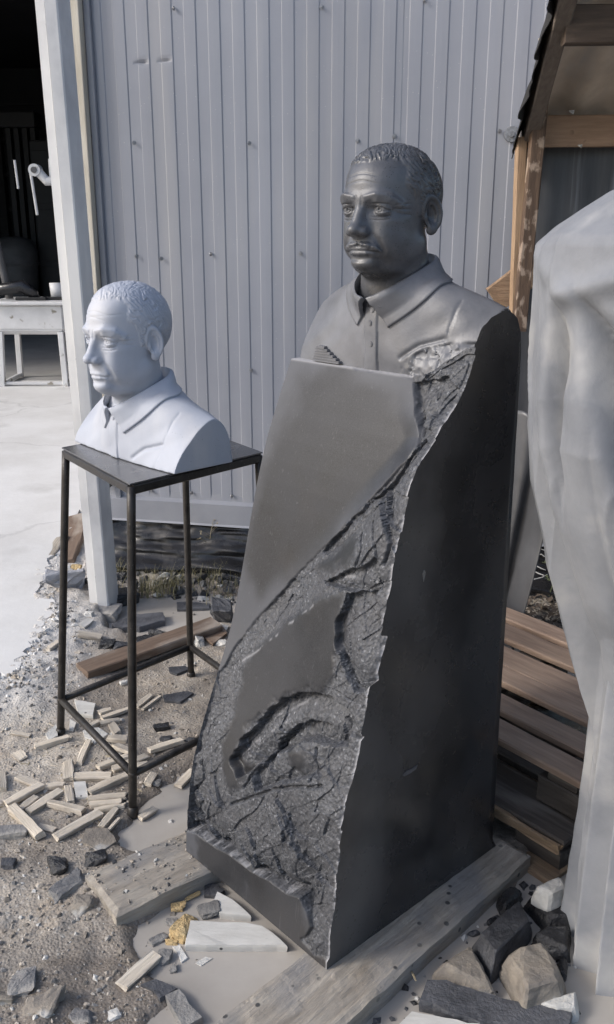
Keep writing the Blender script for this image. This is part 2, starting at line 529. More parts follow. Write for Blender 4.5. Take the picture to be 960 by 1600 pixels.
# ---------------------------------------------------------------- materials
def mat(name, base, dark=None, scale=6.0, detail=6.0, rough=.6, rough2=None, bump=.0, bscale=60.0, bdetail=8.0, metal=0.0, stretch=(1, 1, 1),
        spots=None, spot_scale=40.0, spot_size=.18, vary=.0, spec=.5, coat=0.0, contrast=(.35, .65), streak=None, geo=False):
    m = bpy.data.materials.new(name); m.use_nodes = True
    N, L = m.node_tree.nodes, m.node_tree.links
    b = N['Principled BSDF']
    tc = N.new('ShaderNodeNewGeometry' if geo else 'ShaderNodeTexCoord')
    mp = N.new('ShaderNodeMapping'); mp.inputs['Scale'].default_value = stretch
    L.new(tc.outputs['Position' if geo else 'Object'], mp.inputs['Vector'])
    n1 = N.new('ShaderNodeTexNoise'); n1.inputs['Scale'].default_value = scale; n1.inputs['Detail'].default_value = detail; n1.inputs['Roughness'].default_value = .6
    L.new(mp.outputs['Vector'], n1.inputs['Vector'])
    mr = N.new('ShaderNodeMapRange'); mr.inputs['From Min'].default_value = contrast[0]; mr.inputs['From Max'].default_value = contrast[1]
    L.new(n1.outputs['Fac'], mr.inputs['Value'])
    mx = N.new('ShaderNodeMix'); mx.data_type = 'RGBA'
    mx.inputs['A'].default_value = (*(dark or base), 1); mx.inputs['B'].default_value = (*base, 1)
    L.new(mr.outputs['Result'], mx.inputs['Factor'])
    out = mx.outputs['Result']
    if streak:
        col, sc_, st_, lo, hi = streak
        m2 = N.new('ShaderNodeMapping'); m2.inputs['Scale'].default_value = st_; L.new(tc.outputs['Position' if geo else 'Object'], m2.inputs['Vector'])
        n3 = N.new('ShaderNodeTexNoise'); n3.inputs['Scale'].default_value = sc_; n3.inputs['Detail'].default_value = 5; L.new(m2.outputs['Vector'], n3.inputs['Vector'])
        r3 = N.new('ShaderNodeMapRange'); r3.inputs['From Min'].default_value = lo; r3.inputs['From Max'].default_value = hi; L.new(n3.outputs['Fac'], r3.inputs['Value'])
        x3 = N.new('ShaderNodeMix'); x3.data_type = 'RGBA'; x3.inputs['B'].default_value = (*col, 1); L.new(out, x3.inputs['A']); L.new(r3.outputs['Result'], x3.inputs['Factor'])
        out = x3.outputs['Result']
    if spots:
        v = N.new('ShaderNodeTexVoronoi'); v.inputs['Scale'].default_value = spot_scale; L.new(tc.outputs['Position' if geo else 'Object'], v.inputs['Vector'])
        r = N.new('ShaderNodeMapRange'); r.inputs['From Min'].default_value = spot_size; r.inputs['From Max'].default_value = spot_size * .7
        L.new(v.outputs['Distance'], r.inputs['Value'])
        n4 = N.new('ShaderNodeTexNoise'); n4.inputs['Scale'].default_value = spot_scale * .23; L.new(tc.outputs['Position' if geo else 'Object'], n4.inputs['Vector'])
        r4 = N.new('ShaderNodeMapRange'); r4.inputs['From Min'].default_value = .50; r4.inputs['From Max'].default_value = .58; L.new(n4.outputs['Fac'], r4.inputs['Value'])
        mu = N.new('ShaderNodeMath'); mu.operation = 'MULTIPLY'; L.new(r.outputs['Result'], mu.inputs[0]); L.new(r4.outputs['Result'], mu.inputs[1])
        x2 = N.new('ShaderNodeMix'); x2.data_type = 'RGBA'; x2.inputs['B'].default_value = (*spots, 1); L.new(out, x2.inputs['A']); L.new(mu.outputs['Value'], x2.inputs['Factor'])
        out = x2.outputs['Result']
    if vary:
        oi = N.new('ShaderNodeObjectInfo'); hs = N.new('ShaderNodeHueSaturation')
        r = N.new('ShaderNodeMapRange'); r.inputs['To Min'].default_value = 1 - vary; r.inputs['To Max'].default_value = 1 + vary
        L.new(oi.outputs['Random'], r.inputs['Value']); L.new(r.outputs['Result'], hs.inputs['Value']); L.new(out, hs.inputs['Color']); out = hs.outputs['Color']
    L.new(out, b.inputs['Base Color'])
    if rough2 is not None:
        r = N.new('ShaderNodeMapRange'); r.inputs['To Min'].default_value = rough2; r.inputs['To Max'].default_value = rough
        L.new(mr.outputs['Result'], r.inputs['Value']); L.new(r.outputs['Result'], b.inputs['Roughness'])
    else: b.inputs['Roughness'].default_value = rough
    b.inputs['Metallic'].default_value = metal
    b.inputs['Specular IOR Level'].default_value = spec
    b.inputs['Coat Weight'].default_value = coat
    if bump:
        n2 = N.new('ShaderNodeTexNoise'); n2.inputs['Scale'].default_value = bscale; n2.inputs['Detail'].default_value = bdetail; n2.inputs['Roughness'].default_value = .65
        L.new(mp.outputs['Vector'], n2.inputs['Vector'])
        bp = N.new('ShaderNodeBump'); bp.inputs['Strength'].default_value = bump; bp.inputs['Distance'].default_value = .02
        L.new(n2.outputs['Fac'], bp.inputs['Height']); L.new(bp.outputs['Normal'], b.inputs['Normal'])
    return m

def wood(name, base, dark, axis='x', rough=.7, vary=.15, bump=.25, fine=1.0, spots=None, streak=None):
    st = {'x': (1.2, 14, 14), 'y': (14, 1.2, 14), 'z': (14, 14, 1.2)}[axis]
    return mat(name, base, dark, scale=5 * fine, detail=8, rough=rough, bump=bump, bscale=14 * fine, stretch=st, vary=vary, contrast=(.3, .7), spots=spots, spot_scale=24, spot_size=.25, streak=streak)

def stone_mat():
    """the front of the block: attribute rock = 1 where it is broken, 0 where it is honed; the paler tone = rubbed grey dusting plus a painted-in reflection"""
    m = bpy.data.materials.new('dark_granite'); m.use_nodes = True
    N, L = m.node_tree.nodes, m.node_tree.links; b = N['Principled BSDF']
    tc = N.new('ShaderNodeTexCoord')
    def noise(sc_, det, mapping=None, ro=.6):
        n = N.new('ShaderNodeTexNoise'); n.inputs['Scale'].default_value = sc_; n.inputs['Detail'].default_value = det; n.inputs['Roughness'].default_value = ro
        if mapping:
            mp = N.new('ShaderNodeMapping'); mp.inputs['Scale'].default_value = mapping; L.new(tc.outputs['Object'], mp.inputs['Vector']); L.new(mp.outputs['Vector'], n.inputs['Vector'])
        else: L.new(tc.outputs['Object'], n.inputs['Vector'])
        return n.outputs['Fac']
    def rng(v, a, b_, c=0., d=1.):
        r = N.new('ShaderNodeMapRange'); r.inputs['From Min'].default_value = a; r.inputs['From Max'].default_value = b_; r.inputs['To Min'].default_value = c; r.inputs['To Max'].default_value = d
        L.new(v, r.inputs['Value']); return r.outputs['Result']
    def mix(f, A, B):
        x = N.new('ShaderNodeMix'); x.data_type = 'RGBA'
        L.new(f, x.inputs['Factor'])
        for k, v in (('A', A), ('B', B)):
            if isinstance(v, tuple): x.inputs[k].default_value = (*v, 1)
            else: L.new(v, x.inputs[k])
        return x.outputs['Result']
    def attr(n):
        a = N.new('ShaderNodeAttribute'); a.attribute_name = n; return a.outputs['Fac']
    def mul(a, b_):
        x = N.new('ShaderNodeMath'); x.operation = 'MULTIPLY'; L.new(a, x.inputs[0])
        if isinstance(b_, float): x.inputs[1].default_value = b_
        else: L.new(b_, x.inputs[1])
        return x.outputs[0]
    grain = rng(noise(420, 3), .38, .62)
    honed = mix(grain, (.014, .015, .017), (.030, .031, .035))
    blot = rng(noise(4.5, 7), .40, .62)
    honed = mix(mul(blot, .55), honed, (.042, .043, .048))
    tan = rng(noise(3.2, 6, (1, 1, .7)), .5, .68)
    honed = mix(mul(tan, .25), honed, (.056, .046, .038))
    honed = mix(attr('pale_mask'), honed, (.078, .082, .094))
    scr = rng(noise(26, 4, (9, 9, .35)), .62, .70)
    honed = mix(mul(scr, .12), honed, (.25, .25, .26))
    rgr = rng(noise(95, 6, (1, 1, 1.6), .7), .36, .66)
    vc = N.new('ShaderNodeTexVoronoi'); vc.inputs['Scale'].default_value = 230; L.new(tc.outputs['Object'], vc.inputs['Vector'])
    sp = N.new('ShaderNodeSeparateColor'); L.new(vc.outputs['Color'], sp.inputs['Color'])
    rk = mix(rgr, (.028, .030, .034), (.095, .099, .110))
    rk = mix(rng(sp.outputs['Red'], .55, 1, 0, .3), rk, (.135, .14, .155))
    rk = mix(rng(sp.outputs['Green'], .93, .99, 0, .5), rk, (.30, .31, .335))  # few crystal cells painted pale, glints put into the colour
    rk = mix(mul(rng(noise(9, 6), .42, .62), .6), rk, (.062, .063, .069))
    col = mix(attr('rock'), honed, rk)
    col = mix(attr('chip'), col, (.30, .30, .315))
    L.new(col, b.inputs['Base Color'])
    b.inputs['Specular IOR Level'].default_value = .30
    ro = N.new('ShaderNodeMix'); ro.data_type = 'FLOAT'; L.new(attr('rock'), ro.inputs['Factor'])
    L.new(rng(blot, 0, 1, .38, .55), ro.inputs['A']); L.new(rng(rgr, 0, 1, .30, .55), ro.inputs['B'])
    L.new(ro.outputs['Result'], b.inputs['Roughness'])
    bp = N.new('ShaderNodeBump'); bp.inputs['Distance'].default_value = .010
    vo = N.new('ShaderNodeTexVoronoi'); vo.inputs['Scale'].default_value = 120
    mv = N.new('ShaderNodeMapping'); mv.inputs['Scale'].default_value = (1, 1, .8); mv.inputs['Rotation'].default_value = (0, .7, 0); L.new(tc.outputs['Object'], mv.inputs['Vector']); L.new(mv.outputs['Vector'], vo.inputs['Vector'])
    ad = N.new('ShaderNodeMath'); ad.operation = 'ADD'; L.new(vo.outputs['Distance'], ad.inputs[0]); L.new(noise(75, 8, (1, 1, 1.1), .7), ad.inputs[1])
    L.new(ad.outputs[0], bp.inputs['Height'])
    L.new(mul(attr('rock'), .34), bp.inputs['Strength']); L.new(bp.outputs['Normal'], b.inputs['Normal'])
    return m

M = {}
M['stone'] = stone_mat()
M['polished'] = mat('polished_granite', (.034, .034, .037), (.017, .017, .018), scale=4, rough=.36, rough2=.16, spots=(.035, .033, .028), spot_scale=90, spot_size=.25, bump=.012, bscale=20,
                    streak=((.085, .084, .084), 3.4, (1, 1, .6), .48, .76))  # smudges; faint grey reflections are put into this colour too
M['carved'] = mat('carved_granite', (.098, .101, .111), (.034, .035, .039), scale=5, rough=.40, rough2=.22, bump=.10, bscale=170, contrast=(.36, .62), spots=(.03, .03, .032), spot_scale=240, spot_size=.3)
M['carved_shirt'] = mat('honed_granite_shirt', (.17, .174, .19), (.085, .088, .097), scale=6, rough=.46, rough2=.32, bump=.08, bscale=150, contrast=(.30, .62), streak=((.11, .11, .115), 5.0, (1, 1, 1), .56, .72))
M['clay'] = mat('pale_grey_cast', (.385, .41, .47), (.345, .37, .43), scale=9, rough=.62, rough2=.5, bump=.05, bscale=160, streak=((.47, .475, .50), 6.0, (1, 1, .4), .52, .72), spots=(.25, .26, .29), spot_scale=75, spot_size=.10)
M['cladding'] = mat('painted_steel', (.278, .291, .330), (.245, .258, .296), scale=1.6, rough=.38, rough2=.30, bump=.02, bscale=5, spots=(.46, .46, .47), spot_scale=55, spot_size=.085, streak=((.32, .325, .345), 2.2, (3.5, 3.5, .35), .5, .8), geo=True)
M['flashing'] = mat('painted_flashing', (.26, .27, .30), (.21, .22, .25), scale=4, rough=.42, bump=.03, bscale=9, streak=((.36, .36, .36), 3.0, (1, 1, .4), .6, .8), geo=True)
M['screw'] = mat('zinc_screw', (.34, .35, .37), (.2, .2, .21), scale=90, rough=.4, metal=.6)
M['galv'] = mat('dusty_galvanised', (.56, .565, .575), (.42, .425, .44), scale=7, rough=.6, rough2=.45, bump=.05, bscale=60, streak=((.66, .655, .64), 3.0, (2, 2, .35), .45, .7), geo=True)
M['batten'] = mat('cream_batten', (.55, .52, .45), (.42, .38, .31), scale=3, rough=.75, stretch=(9, 9, 1), bump=.12, bscale=20, geo=True)
M['brown_block'] = mat('weathered_batten_end', (.20, .17, .14), (.12, .10, .085), scale=9, rough=.8, geo=True)
M['interior'] = mat('near_black_interior', (.016, .016, .018), (.008, .008, .009), scale=1.5, rough=.75, geo=True)  # near black, with the shade of the hall put into the colour
M['interior_steel'] = mat('dark_machine_steel', (.010, .010, .011), (.005, .005, .006), scale=7, rough=.6, geo=True)  # darkened against sun reaching in, so the hall's shade is in the colour
M['hall_floor'] = mat('dusty_floor', (.34, .335, .325), (.26, .255, .25), scale=2, rough=.85, geo=True)
M['white_paint'] = mat('chipped_white_paint', (.62, .62, .62), (.52, .52, .52), scale=5, rough=.55, bump=.04, bscale=30, streak=((.25, .23, .19), 9.0, (1, 1, 1), .62, .68))
M['bin'] = mat('grey_bin', (.085, .085, .088), (.055, .055, .057), scale=6, rough=.6)
M['slab'] = mat('dusty_concrete', (.66, .655, .64), (.56, .55, .53), scale=2.2, detail=9, rough=.88, bump=.12, bscale=22, streak=((.48, .47, .45), 3.0, (1, 1, 1), .58, .76), geo=True)
M['mortar'] = mat('blue_grey_mortar', (.33, .34, .37), (.23, .24, .27), scale=14, rough=.85, bump=.5, bscale=40)
M['raw_wood'] = wood('raw_batten_wood', (.42, .29, .185), (.27, .175, .105), 'z', vary=.08)
M['stained_wood'] = wood('stained_brown_batten', (.14, .088, .055), (.060, .036, .024), 'z', vary=.05, streak=((.33, .25, .19), 16.0, (1.5, 1.5, .8), .54, .60))
M['beam_wood'] = wood('old_beam_wood', (.38, .25, .165), (.26, .165, .105), 'x', vary=.05, spots=(.08, .045, .035))
M['dark_beam'] = wood('weathered_beam', (.105, .075, .055), (.055, .038, .028), 'x', vary=.08)
M['rafter'] = wood('grey_rafter_wood', (.17, .14, .115), (.10, .08, .065), 'y', vary=.08)
M['brace'] = wood('split_board', (.40, .27, .17), (.22, .14, .085), 'x', vary=.08, bump=.5)
M['roof_sheet'] = mat('old_fibre_cement', (.66, .57, .47), (.50, .43, .35), scale=6, rough=.9, bump=.15, bscale=40, streak=((.52, .49, .45), 4.0, (3, .4, 1), .5, .7), geo=True)
M['torn'] = mat('black_roofing_felt', (.02, .02, .021), (.012, .012, .012), scale=20, rough=.8)
M['back_sheet'] = mat('dark_sheet', (.072, .075, .082), (.035, .037, .042), scale=4, rough=.5, stretch=(4, 4, .4), bump=.03, bscale=18, streak=((.20, .21, .23), 3.2, (7, 7, .35), .60, .76), geo=True)
M['tarp'] = mat('dusty_tarpaulin', (.255, .265, .285), (.155, .165, .185), scale=3.2, detail=9, rough=.72, bump=.16, bscale=17, streak=((.42, .415, .405), 3.4, (1, 1, 1), .52, .72), geo=True)
M['drape'] = mat('grey_plastic_sheet', (.085, .088, .096), (.05, .052, .057), scale=5, rough=.38, bump=.05, bscale=22, geo=True)
M['film'] = mat('black_polythene', (.016, .016, .018), (.011, .011, .012), scale=6, rough=.30, rough2=.22, bump=.10, bscale=26, streak=((.075, .07, .064), 5, (1, 1, 1), .60, .72), geo=True)
M['crease'] = mat('white_crease', (.5, .5, .5), (.3, .3, .3), scale=30, rough=.8)  # thin white lines laid along the creases of the film
M['stand'] = mat('rusty_black_steel', (.045, .040, .036), (.020, .018, .017), scale=26, rough=.48, rough2=.34, metal=.35, bump=.12, bscale=120, spots=(.20, .19, .18), spot_scale=170, spot_size=.16, geo=True)
M['stand_top'] = mat('scuffed_steel_plate', (.19, .19, .195), (.11, .11, .115), scale=8, rough=.30, rough2=.20, metal=.55, streak=((.20, .20, .20), 7, (1, 5, 1), .55, .72))
M['pallet'] = wood('reddish_pallet_wood', (.36, .262, .195), (.215, .148, .108), 'x', vary=.22)
M['pallet_dark'] = wood('dark_pallet_wood', (.080, .068, .058), (.042, .035, .030), 'x', vary=.15, streak=((.14, .125, .11), 6, (.6, 5, 5), .55, .7))  # darker wood tone for the lower pallet and the under-deck parts
M['pallet_edge'] = wood('pale_split_pallet_wood', (.30, .215, .135), (.17, .115, .075), 'x', vary=.1, bump=.5)
M['sleeper'] = mat('muddy_timber', (.37, .335, .285), (.215, .19, .16), scale=7, detail=9, rough=.82, rough2=.5, bump=.5, bscale=14, stretch=(.7, 6, 6), spots=(.05, .05, .05), spot_scale=26, spot_size=.18, streak=((.225, .215, .205), 5, (1, 1, 1), .50, .64))
M['offcut'] = wood('pale_split_offcut', (.64, .58, .49), (.44, .38, .30), 'x', vary=.14, bump=.4, streak=((.27, .235, .195), 7, (1, 2, 2), .52, .70))
M['brown_board'] = wood('reddish_board', (.20, .14, .10), (.115, .08, .058), 'x', vary=.05, streak=((.30, .26, .22), 5, (1, 3, 3), .52, .70))
M['white_board'] = mat('whitewashed_board', (.56, .55, .52), (.44, .43, .40), scale=8, rough=.75, bump=.15, bscale=50, spots=(.05, .05, .05), spot_scale=28, spot_size=.14, stretch=(1, 4, 4))
M['chip_dark'] = mat('dark_granite_chip', (.085, .088, .098), (.040, .042, .048), scale=16, rough=.55, rough2=.4, bump=.5, bscale=70, vary=.35)
M['chip_grey'] = mat('grey_stone', (.24, .235, .225), (.15, .145, .14), scale=14, rough=.8, bump=.5, bscale=60, vary=.25)
M['chip_mud'] = mat('muddy_stone', (.27, .262, .25), (.15, .148, .15), scale=10, rough=.8, bump=.5, bscale=55, vary=.12, streak=((.36, .335, .30), 7, (1, 1, 1), .48, .60))
M['chip_tan'] = mat('muddy_tan_stone', (.255, .225, .185), (.145, .13, .115), scale=11, rough=.8, bump=.4, bscale=55, vary=.1, streak=((.36, .355, .34), 9, (1, 1, 1), .58, .66))
M['chip_white'] = mat('white_stone_chip', (.60, .59, .56), (.46, .45, .42), scale=12, rough=.8, bump=.4, bscale=60, vary=.12)
M['chip_wet'] = mat('wet_black_stone', (.032, .033, .036), (.015, .015, .017), scale=14, rough=.36, rough2=.22, bump=.5, bscale=60, vary=.2)
M['foam'] = mat('yellow_foam', (.66, .50, .27), (.52, .37, .18), scale=28, rough=.85, bump=.9, bscale=70, spots=(.25, .15, .06), spot_scale=50, spot_size=.2)
M['grass'] = mat('dry_grass', (.26, .235, .125), (.17, .155, .085), scale=8, rough=.7, vary=.2)
M['straw'] = mat('dry_stalk', (.36, .31, .21), (.26, .22, .15), scale=20, rough=.7, vary=.2)
M['weed'] = mat('weed_leaf', (.10, .115, .06), (.055, .065, .035), scale=20, rough=.55, vary=.3)
M['litter'] = mat('dead_leaf', (.13, .10, .075), (.07, .055, .045), scale=20, rough=.7, vary=.4)

def ground_mat():
    m = bpy.data.materials.new('wet_mud'); m.use_nodes = True
    N, L = m.node_tree.nodes, m.node_tree.links; b = N['Principled BSDF']
    g = N.new('ShaderNodeNewGeometry')
    def noise(sc_, det, ro=.62):
        n = N.new('ShaderNodeTexNoise'); n.inputs['Scale'].default_value = sc_; n.inputs['Detail'].default_value = det; n.inputs['Roughness'].default_value = ro
        L.new(g.outputs['Position'], n.inputs['Vector']); return n.outputs['Fac']
    def rng(v, a, b_, c=0., d=1.):
        r = N.new('ShaderNodeMapRange'); r.inputs['From Min'].default_value = a; r.inputs['From Max'].default_value = b_; r.inputs['To Min'].default_value = c; r.inputs['To Max'].default_value = d
        L.new(v, r.inputs['Value']); return r.outputs['Result']
    def mix(f, A, B):
        x = N.new('ShaderNodeMix'); x.data_type = 'RGBA'
        if isinstance(f, float): x.inputs['Factor'].default_value = f
        else: L.new(f, x.inputs['Factor'])
        for k, v in (('A', A), ('B', B)):
            if isinstance(v, tuple): x.inputs[k].default_value = (*v, 1)
            else: L.new(v, x.inputs[k])
        return x.outputs['Result']
    def attr(n):
        a = N.new('ShaderNodeAttribute'); a.attribute_name = n; return a.outputs['Fac']
    c = mix(rng(noise(2.6, 8), .36, .64), (.315, .277, .232), (.45, .405, .345))
    c = mix(rng(noise(7, 8), .52, .70, 0, .8), c, (.36, .295, .225))
    c = mix(rng(noise(16, 6), .56, .70, 0, .8), c, (.235, .218, .20))
    v = N.new('ShaderNodeTexVoronoi'); v.inputs['Scale'].default_value = 120; L.new(g.outputs['Position'], v.inputs['Vector'])
    sep = N.new('ShaderNodeSeparateColor'); L.new(v.outputs['Color'], sep.inputs['Color'])
    c = mix(rng(sep.outputs['Red'], .80, .97, 0, .35), c, (.56, .54, .50))
    c = mix(rng(sep.outputs['Green'], .86, .97, 0, .45), c, (.15, .148, .145))
    c = mix(attr('pale_mask'), c, (.60, .585, .56))  # dusty pale ground round the slab
    c = mix(attr('wet'), c, (.195, .168, .140))
    L.new(c, b.inputs['Base Color'])
    L.new(rng(attr('wet'), 0, 1, .85, .24), b.inputs['Roughness'])
    bp = N.new('ShaderNodeBump'); bp.inputs['Distance'].default_value = .02; bp.inputs['Strength'].default_value = .45
    mx = N.new('ShaderNodeMath'); mx.operation = 'ADD'; L.new(noise(45, 9, .7), mx.inputs[0]); L.new(rng(v.outputs['Distance'], 0, .6, .35, 0), mx.inputs[1])
    L.new(mx.outputs[0], bp.inputs['Height']); L.new(bp.outputs['Normal'], b.inputs['Normal'])
    return m
M['ground'] = ground_mat()
M['water'] = mat('milky_puddle', (.40, .375, .342), (.32, .298, .27), scale=3, rough=.10, rough2=.05, geo=True, bump=.006, bscale=14)

def add_cracks(m, scale, col, w):
    N, L = m.node_tree.nodes, m.node_tree.links; b = N['Principled BSDF']; old = b.inputs['Base Color'].links[0].from_socket
    g = N.new('ShaderNodeNewGeometry'); nz = N.new('ShaderNodeTexNoise'); nz.inputs['Scale'].default_value = 2.5; nz.inputs['Detail'].default_value = 6; L.new(g.outputs['Position'], nz.inputs['Vector'])
    va = N.new('ShaderNodeVectorMath'); va.operation = 'MULTIPLY_ADD'; va.inputs[1].default_value = (.6, .6, .6); L.new(nz.outputs['Color'], va.inputs[0]); L.new(g.outputs['Position'], va.inputs[2])
    v = N.new('ShaderNodeTexVoronoi'); v.feature = 'DISTANCE_TO_EDGE'; v.inputs['Scale'].default_value = scale; L.new(va.outputs['Vector'], v.inputs['Vector'])
    r = N.new('ShaderNodeMapRange'); r.inputs['From Min'].default_value = w; r.inputs['From Max'].default_value = 0; r.inputs['To Max'].default_value = .4; L.new(v.outputs['Distance'], r.inputs['Value'])
    x = N.new('ShaderNodeMix'); x.data_type = 'RGBA'; L.new(r.outputs['Result'], x.inputs['Factor']); L.new(old, x.inputs['A']); x.inputs['B'].default_value = (*col, 1); L.new(x.outputs['Result'], b.inputs['Base Color'])
add_cracks(M['slab'], .55, (.34, .33, .32), .012)
# ---------------------------------------------------------------- ground, slab, puddle
WZ = .050
def world_poly(pts, z=.05):
    return [(at(x, y, z).x, at(x, y, z).y) for x, y in pts]
PUD = [world_poly([(215, 1445), (330, 1370), (430, 1390), (520, 1500), (470, 1505), (290, 1640), (235, 1600), (275, 1560), (240, 1520), (225, 1480)]),
       world_poly([(188, 1300), (205, 1268), (250, 1235), (305, 1190), (330, 1280), (250, 1345), (200, 1330)]),
       world_poly([(165, 968), (200, 938), (290, 928), (400, 932), (400, 978), (300, 990), (250, 1003), (175, 990)]),
       world_poly([(500, 1640), (690, 1480), (840, 1335), (1010, 1340), (1010, 1640)])]
SLAB = world_poly([(-30, 1062), (22, 1052), (40, 1015), (66, 985), (88, 955), (62, 915), (74, 890), (100, 850), (128, 800), (150, 760), (170, 720)], .12)
SLAB = SLAB + [(-.2, 5.0), (-.2, 9.4), (-7, 9.4), (-7, 2.6), (-1.6, 2.75)]
A = Vector((-.99, 4.11, 0)); DW = Vector((.9816, -.191, 0)); NW = Vector((-.191, -.9816, 0))   # the clad wall: corner, along, towards the camera

def axis_pts(lo, hi, step, far):
    a = list(np.arange(lo, hi, step)); s = step; x = hi
    while x < far: a.append(x); s *= 1.5; x += s
    s = step; x = lo - step; b = []
    while x > -far: b.append(x); s *= 1.5; x -= s
    return np.array(b[::-1] + a)
gx = axis_pts(-1.75, 1.35, .0105, 70); gy = axis_pts(1.15, 4.35, .0105, 70)
X, Y = np.meshgrid(gx, gy)
Z0 = np.zeros_like(X)
dip = np.zeros_like(X); wet = np.zeros_like(X)
wob = .050 * fbm(X * 8, Y * 8, Z0, 4, 71)
for p in PUD:
    sd = poly_sd(X, Y, p) + wob
    dip = np.maximum(dip, sstep(-.03, .03, sd)); wet = np.maximum(wet, sstep(-.34, .0, sd + .10 * fbm(X * 7, Y * 7, Z0, 3, 72)))
sds = poly_sd(X, Y, SLAB)
toslab = sstep(-.40, .0, sds + .08 * fbm(X * 6, Y * 6, Z0, 3, 5))
wall_d = (X - A.x) * NW.x + (Y - A.y) * NW.y           # distance in front of the wall
mound = sstep(.42, .02, wall_d + .10 * fbm(X * 5, Y * 5, Z0, 3, 9)) * (X > -1.05)
rough = fbm(X * 28, Y * 28, Z0, 4, 21)
peb = np.maximum(0, noise3(X * 95, Y * 95, Z0, 33)) ** 2
Zg = .0665 + .012 * fbm(X * 4.5, Y * 4.5, Z0, 3, 41) + .0060 * rough + .0035 * peb
Zg += toslab * (.045 + .02 * np.maximum(0, fbm(X * 20, Y * 20, Z0, 4, 61)) + .005 * np.maximum(0, facets(X * 26, Y * 26, 7)))
Zg += mound * (.035 + .025 * facets(X * 14, Y * 14, 3))
near_left = sstep(-.15, -.5, X) * sstep(1.95, 1.7, Y)
Zg += near_left * .018 * fbm(X * 11, Y * 11, Z0, 4, 77)
Zg = np.where(sds > .05, .03, Zg)
Zg = Zg * (1 - dip) + dip * (.030 + .007 * rough)
flat = sstep(4.5, 6.0, np.maximum(np.abs(X) + 2.5, Y)); Zg = Zg * (1 - flat) + .04 * flat
nx, ny = len(gx), len(gy)
ii = np.arange(nx * ny).reshape(ny, nx)
F = np.stack([ii[:-1, :-1], ii[:-1, 1:], ii[1:, 1:], ii[1:, :-1]], -1).reshape(-1, 4)
me = fast_mesh('ground', np.stack([X, Y, Zg], -1).reshape(-1, 3), F, [M['ground']], attrs={'wet': np.clip(wet * sstep(.11, .055, Zg) + .75 * sstep(.0, .35, fbm(X * 2.2, Y * 2.2, Z0, 4, 73)), 0, 1), 'pale_mask': np.clip(toslab * .8, 0, 1) * (sds < .05)})
kind(link('ground', me), 'structure')
def ground_z(x, y):
    i = int(np.clip(np.searchsorted(gx, x), 0, nx - 1)); j = int(np.clip(np.searchsorted(gy, y), 0, ny - 1))
    return float(Zg[j, i])
def top_z(x, y):
    return max(ground_z(x, y), WZ)

# puddle water: one level sheet, showing only where the mud dips below it
wx = np.linspace(-1.25, 1.3, 40); wy = np.linspace(1.1, 4.0, 40)
WX, WY = np.meshgrid(wx, wy); ii = np.arange(1600).reshape(40, 40)
F = np.stack([ii[:-1, :-1], ii[:-1, 1:], ii[1:, 1:], ii[1:, :-1]], -1).reshape(-1, 4)
kind(link('puddle', fast_mesh('puddle', np.stack([WX, WY, np.full_like(WX, WZ)], -1).reshape(-1, 3), F, [M['water']])), 'structure')

# concrete slab with a broken edge
def ragged(poly, n_first, amp, step, seed):
    out = []
    for i, (x0, y0) in enumerate(poly):
        x1, y1 = poly[(i + 1) % len(poly)]
        L = math.hypot(x1 - x0, y1 - y0); k = max(1, int(L / step)) if i < n_first else 1
        for j in range(k):
            t = j / k; x = x0 + (x1 - x0) * t; y = y0 + (y1 - y0) * t
            if i < n_first:
                x += amp * mnoise.noise(Vector((x * 17, y * 17, seed))) + amp * .5 * mnoise.noise(Vector((x * 60, y * 60, seed)))
                y += amp * mnoise.noise(Vector((x * 17, y * 17, seed + 9))) + amp * .5 * mnoise.noise(Vector((x * 60, y * 60, seed + 4)))
            out.append((x, y))
    return out
pts = ragged(SLAB, 10, .045, .018, 3)
bm = bmesh.new()
up = [bm.verts.new((x, y, .12)) for x, y in pts]; mid = [bm.verts.new((x + .008 * mnoise.noise(Vector((x * 30, y * 30, 1))), y - .012 - .01 * mnoise.noise(Vector((x * 40, y * 40, 2))), .095)) for x, y in pts]
lo = [bm.verts.new((x, y - .012, -.02)) for x, y in pts]
bm.faces.new(up)
for a_, b_ in ((up, mid), (mid, lo)):
    for i in range(len(pts)): bm.faces.new((a_[i], b_[i], b_[(i + 1) % len(pts)], a_[(i + 1) % len(pts)]))
bmesh.ops.recalc_face_normals(bm, faces=bm.faces)
bmesh.ops.triangulate(bm, faces=[f for f in bm.faces if len(f.verts) > 4])
kind(link('concrete_slab', bm_mesh('concrete_slab', bm, [M['slab']])), 'structure')

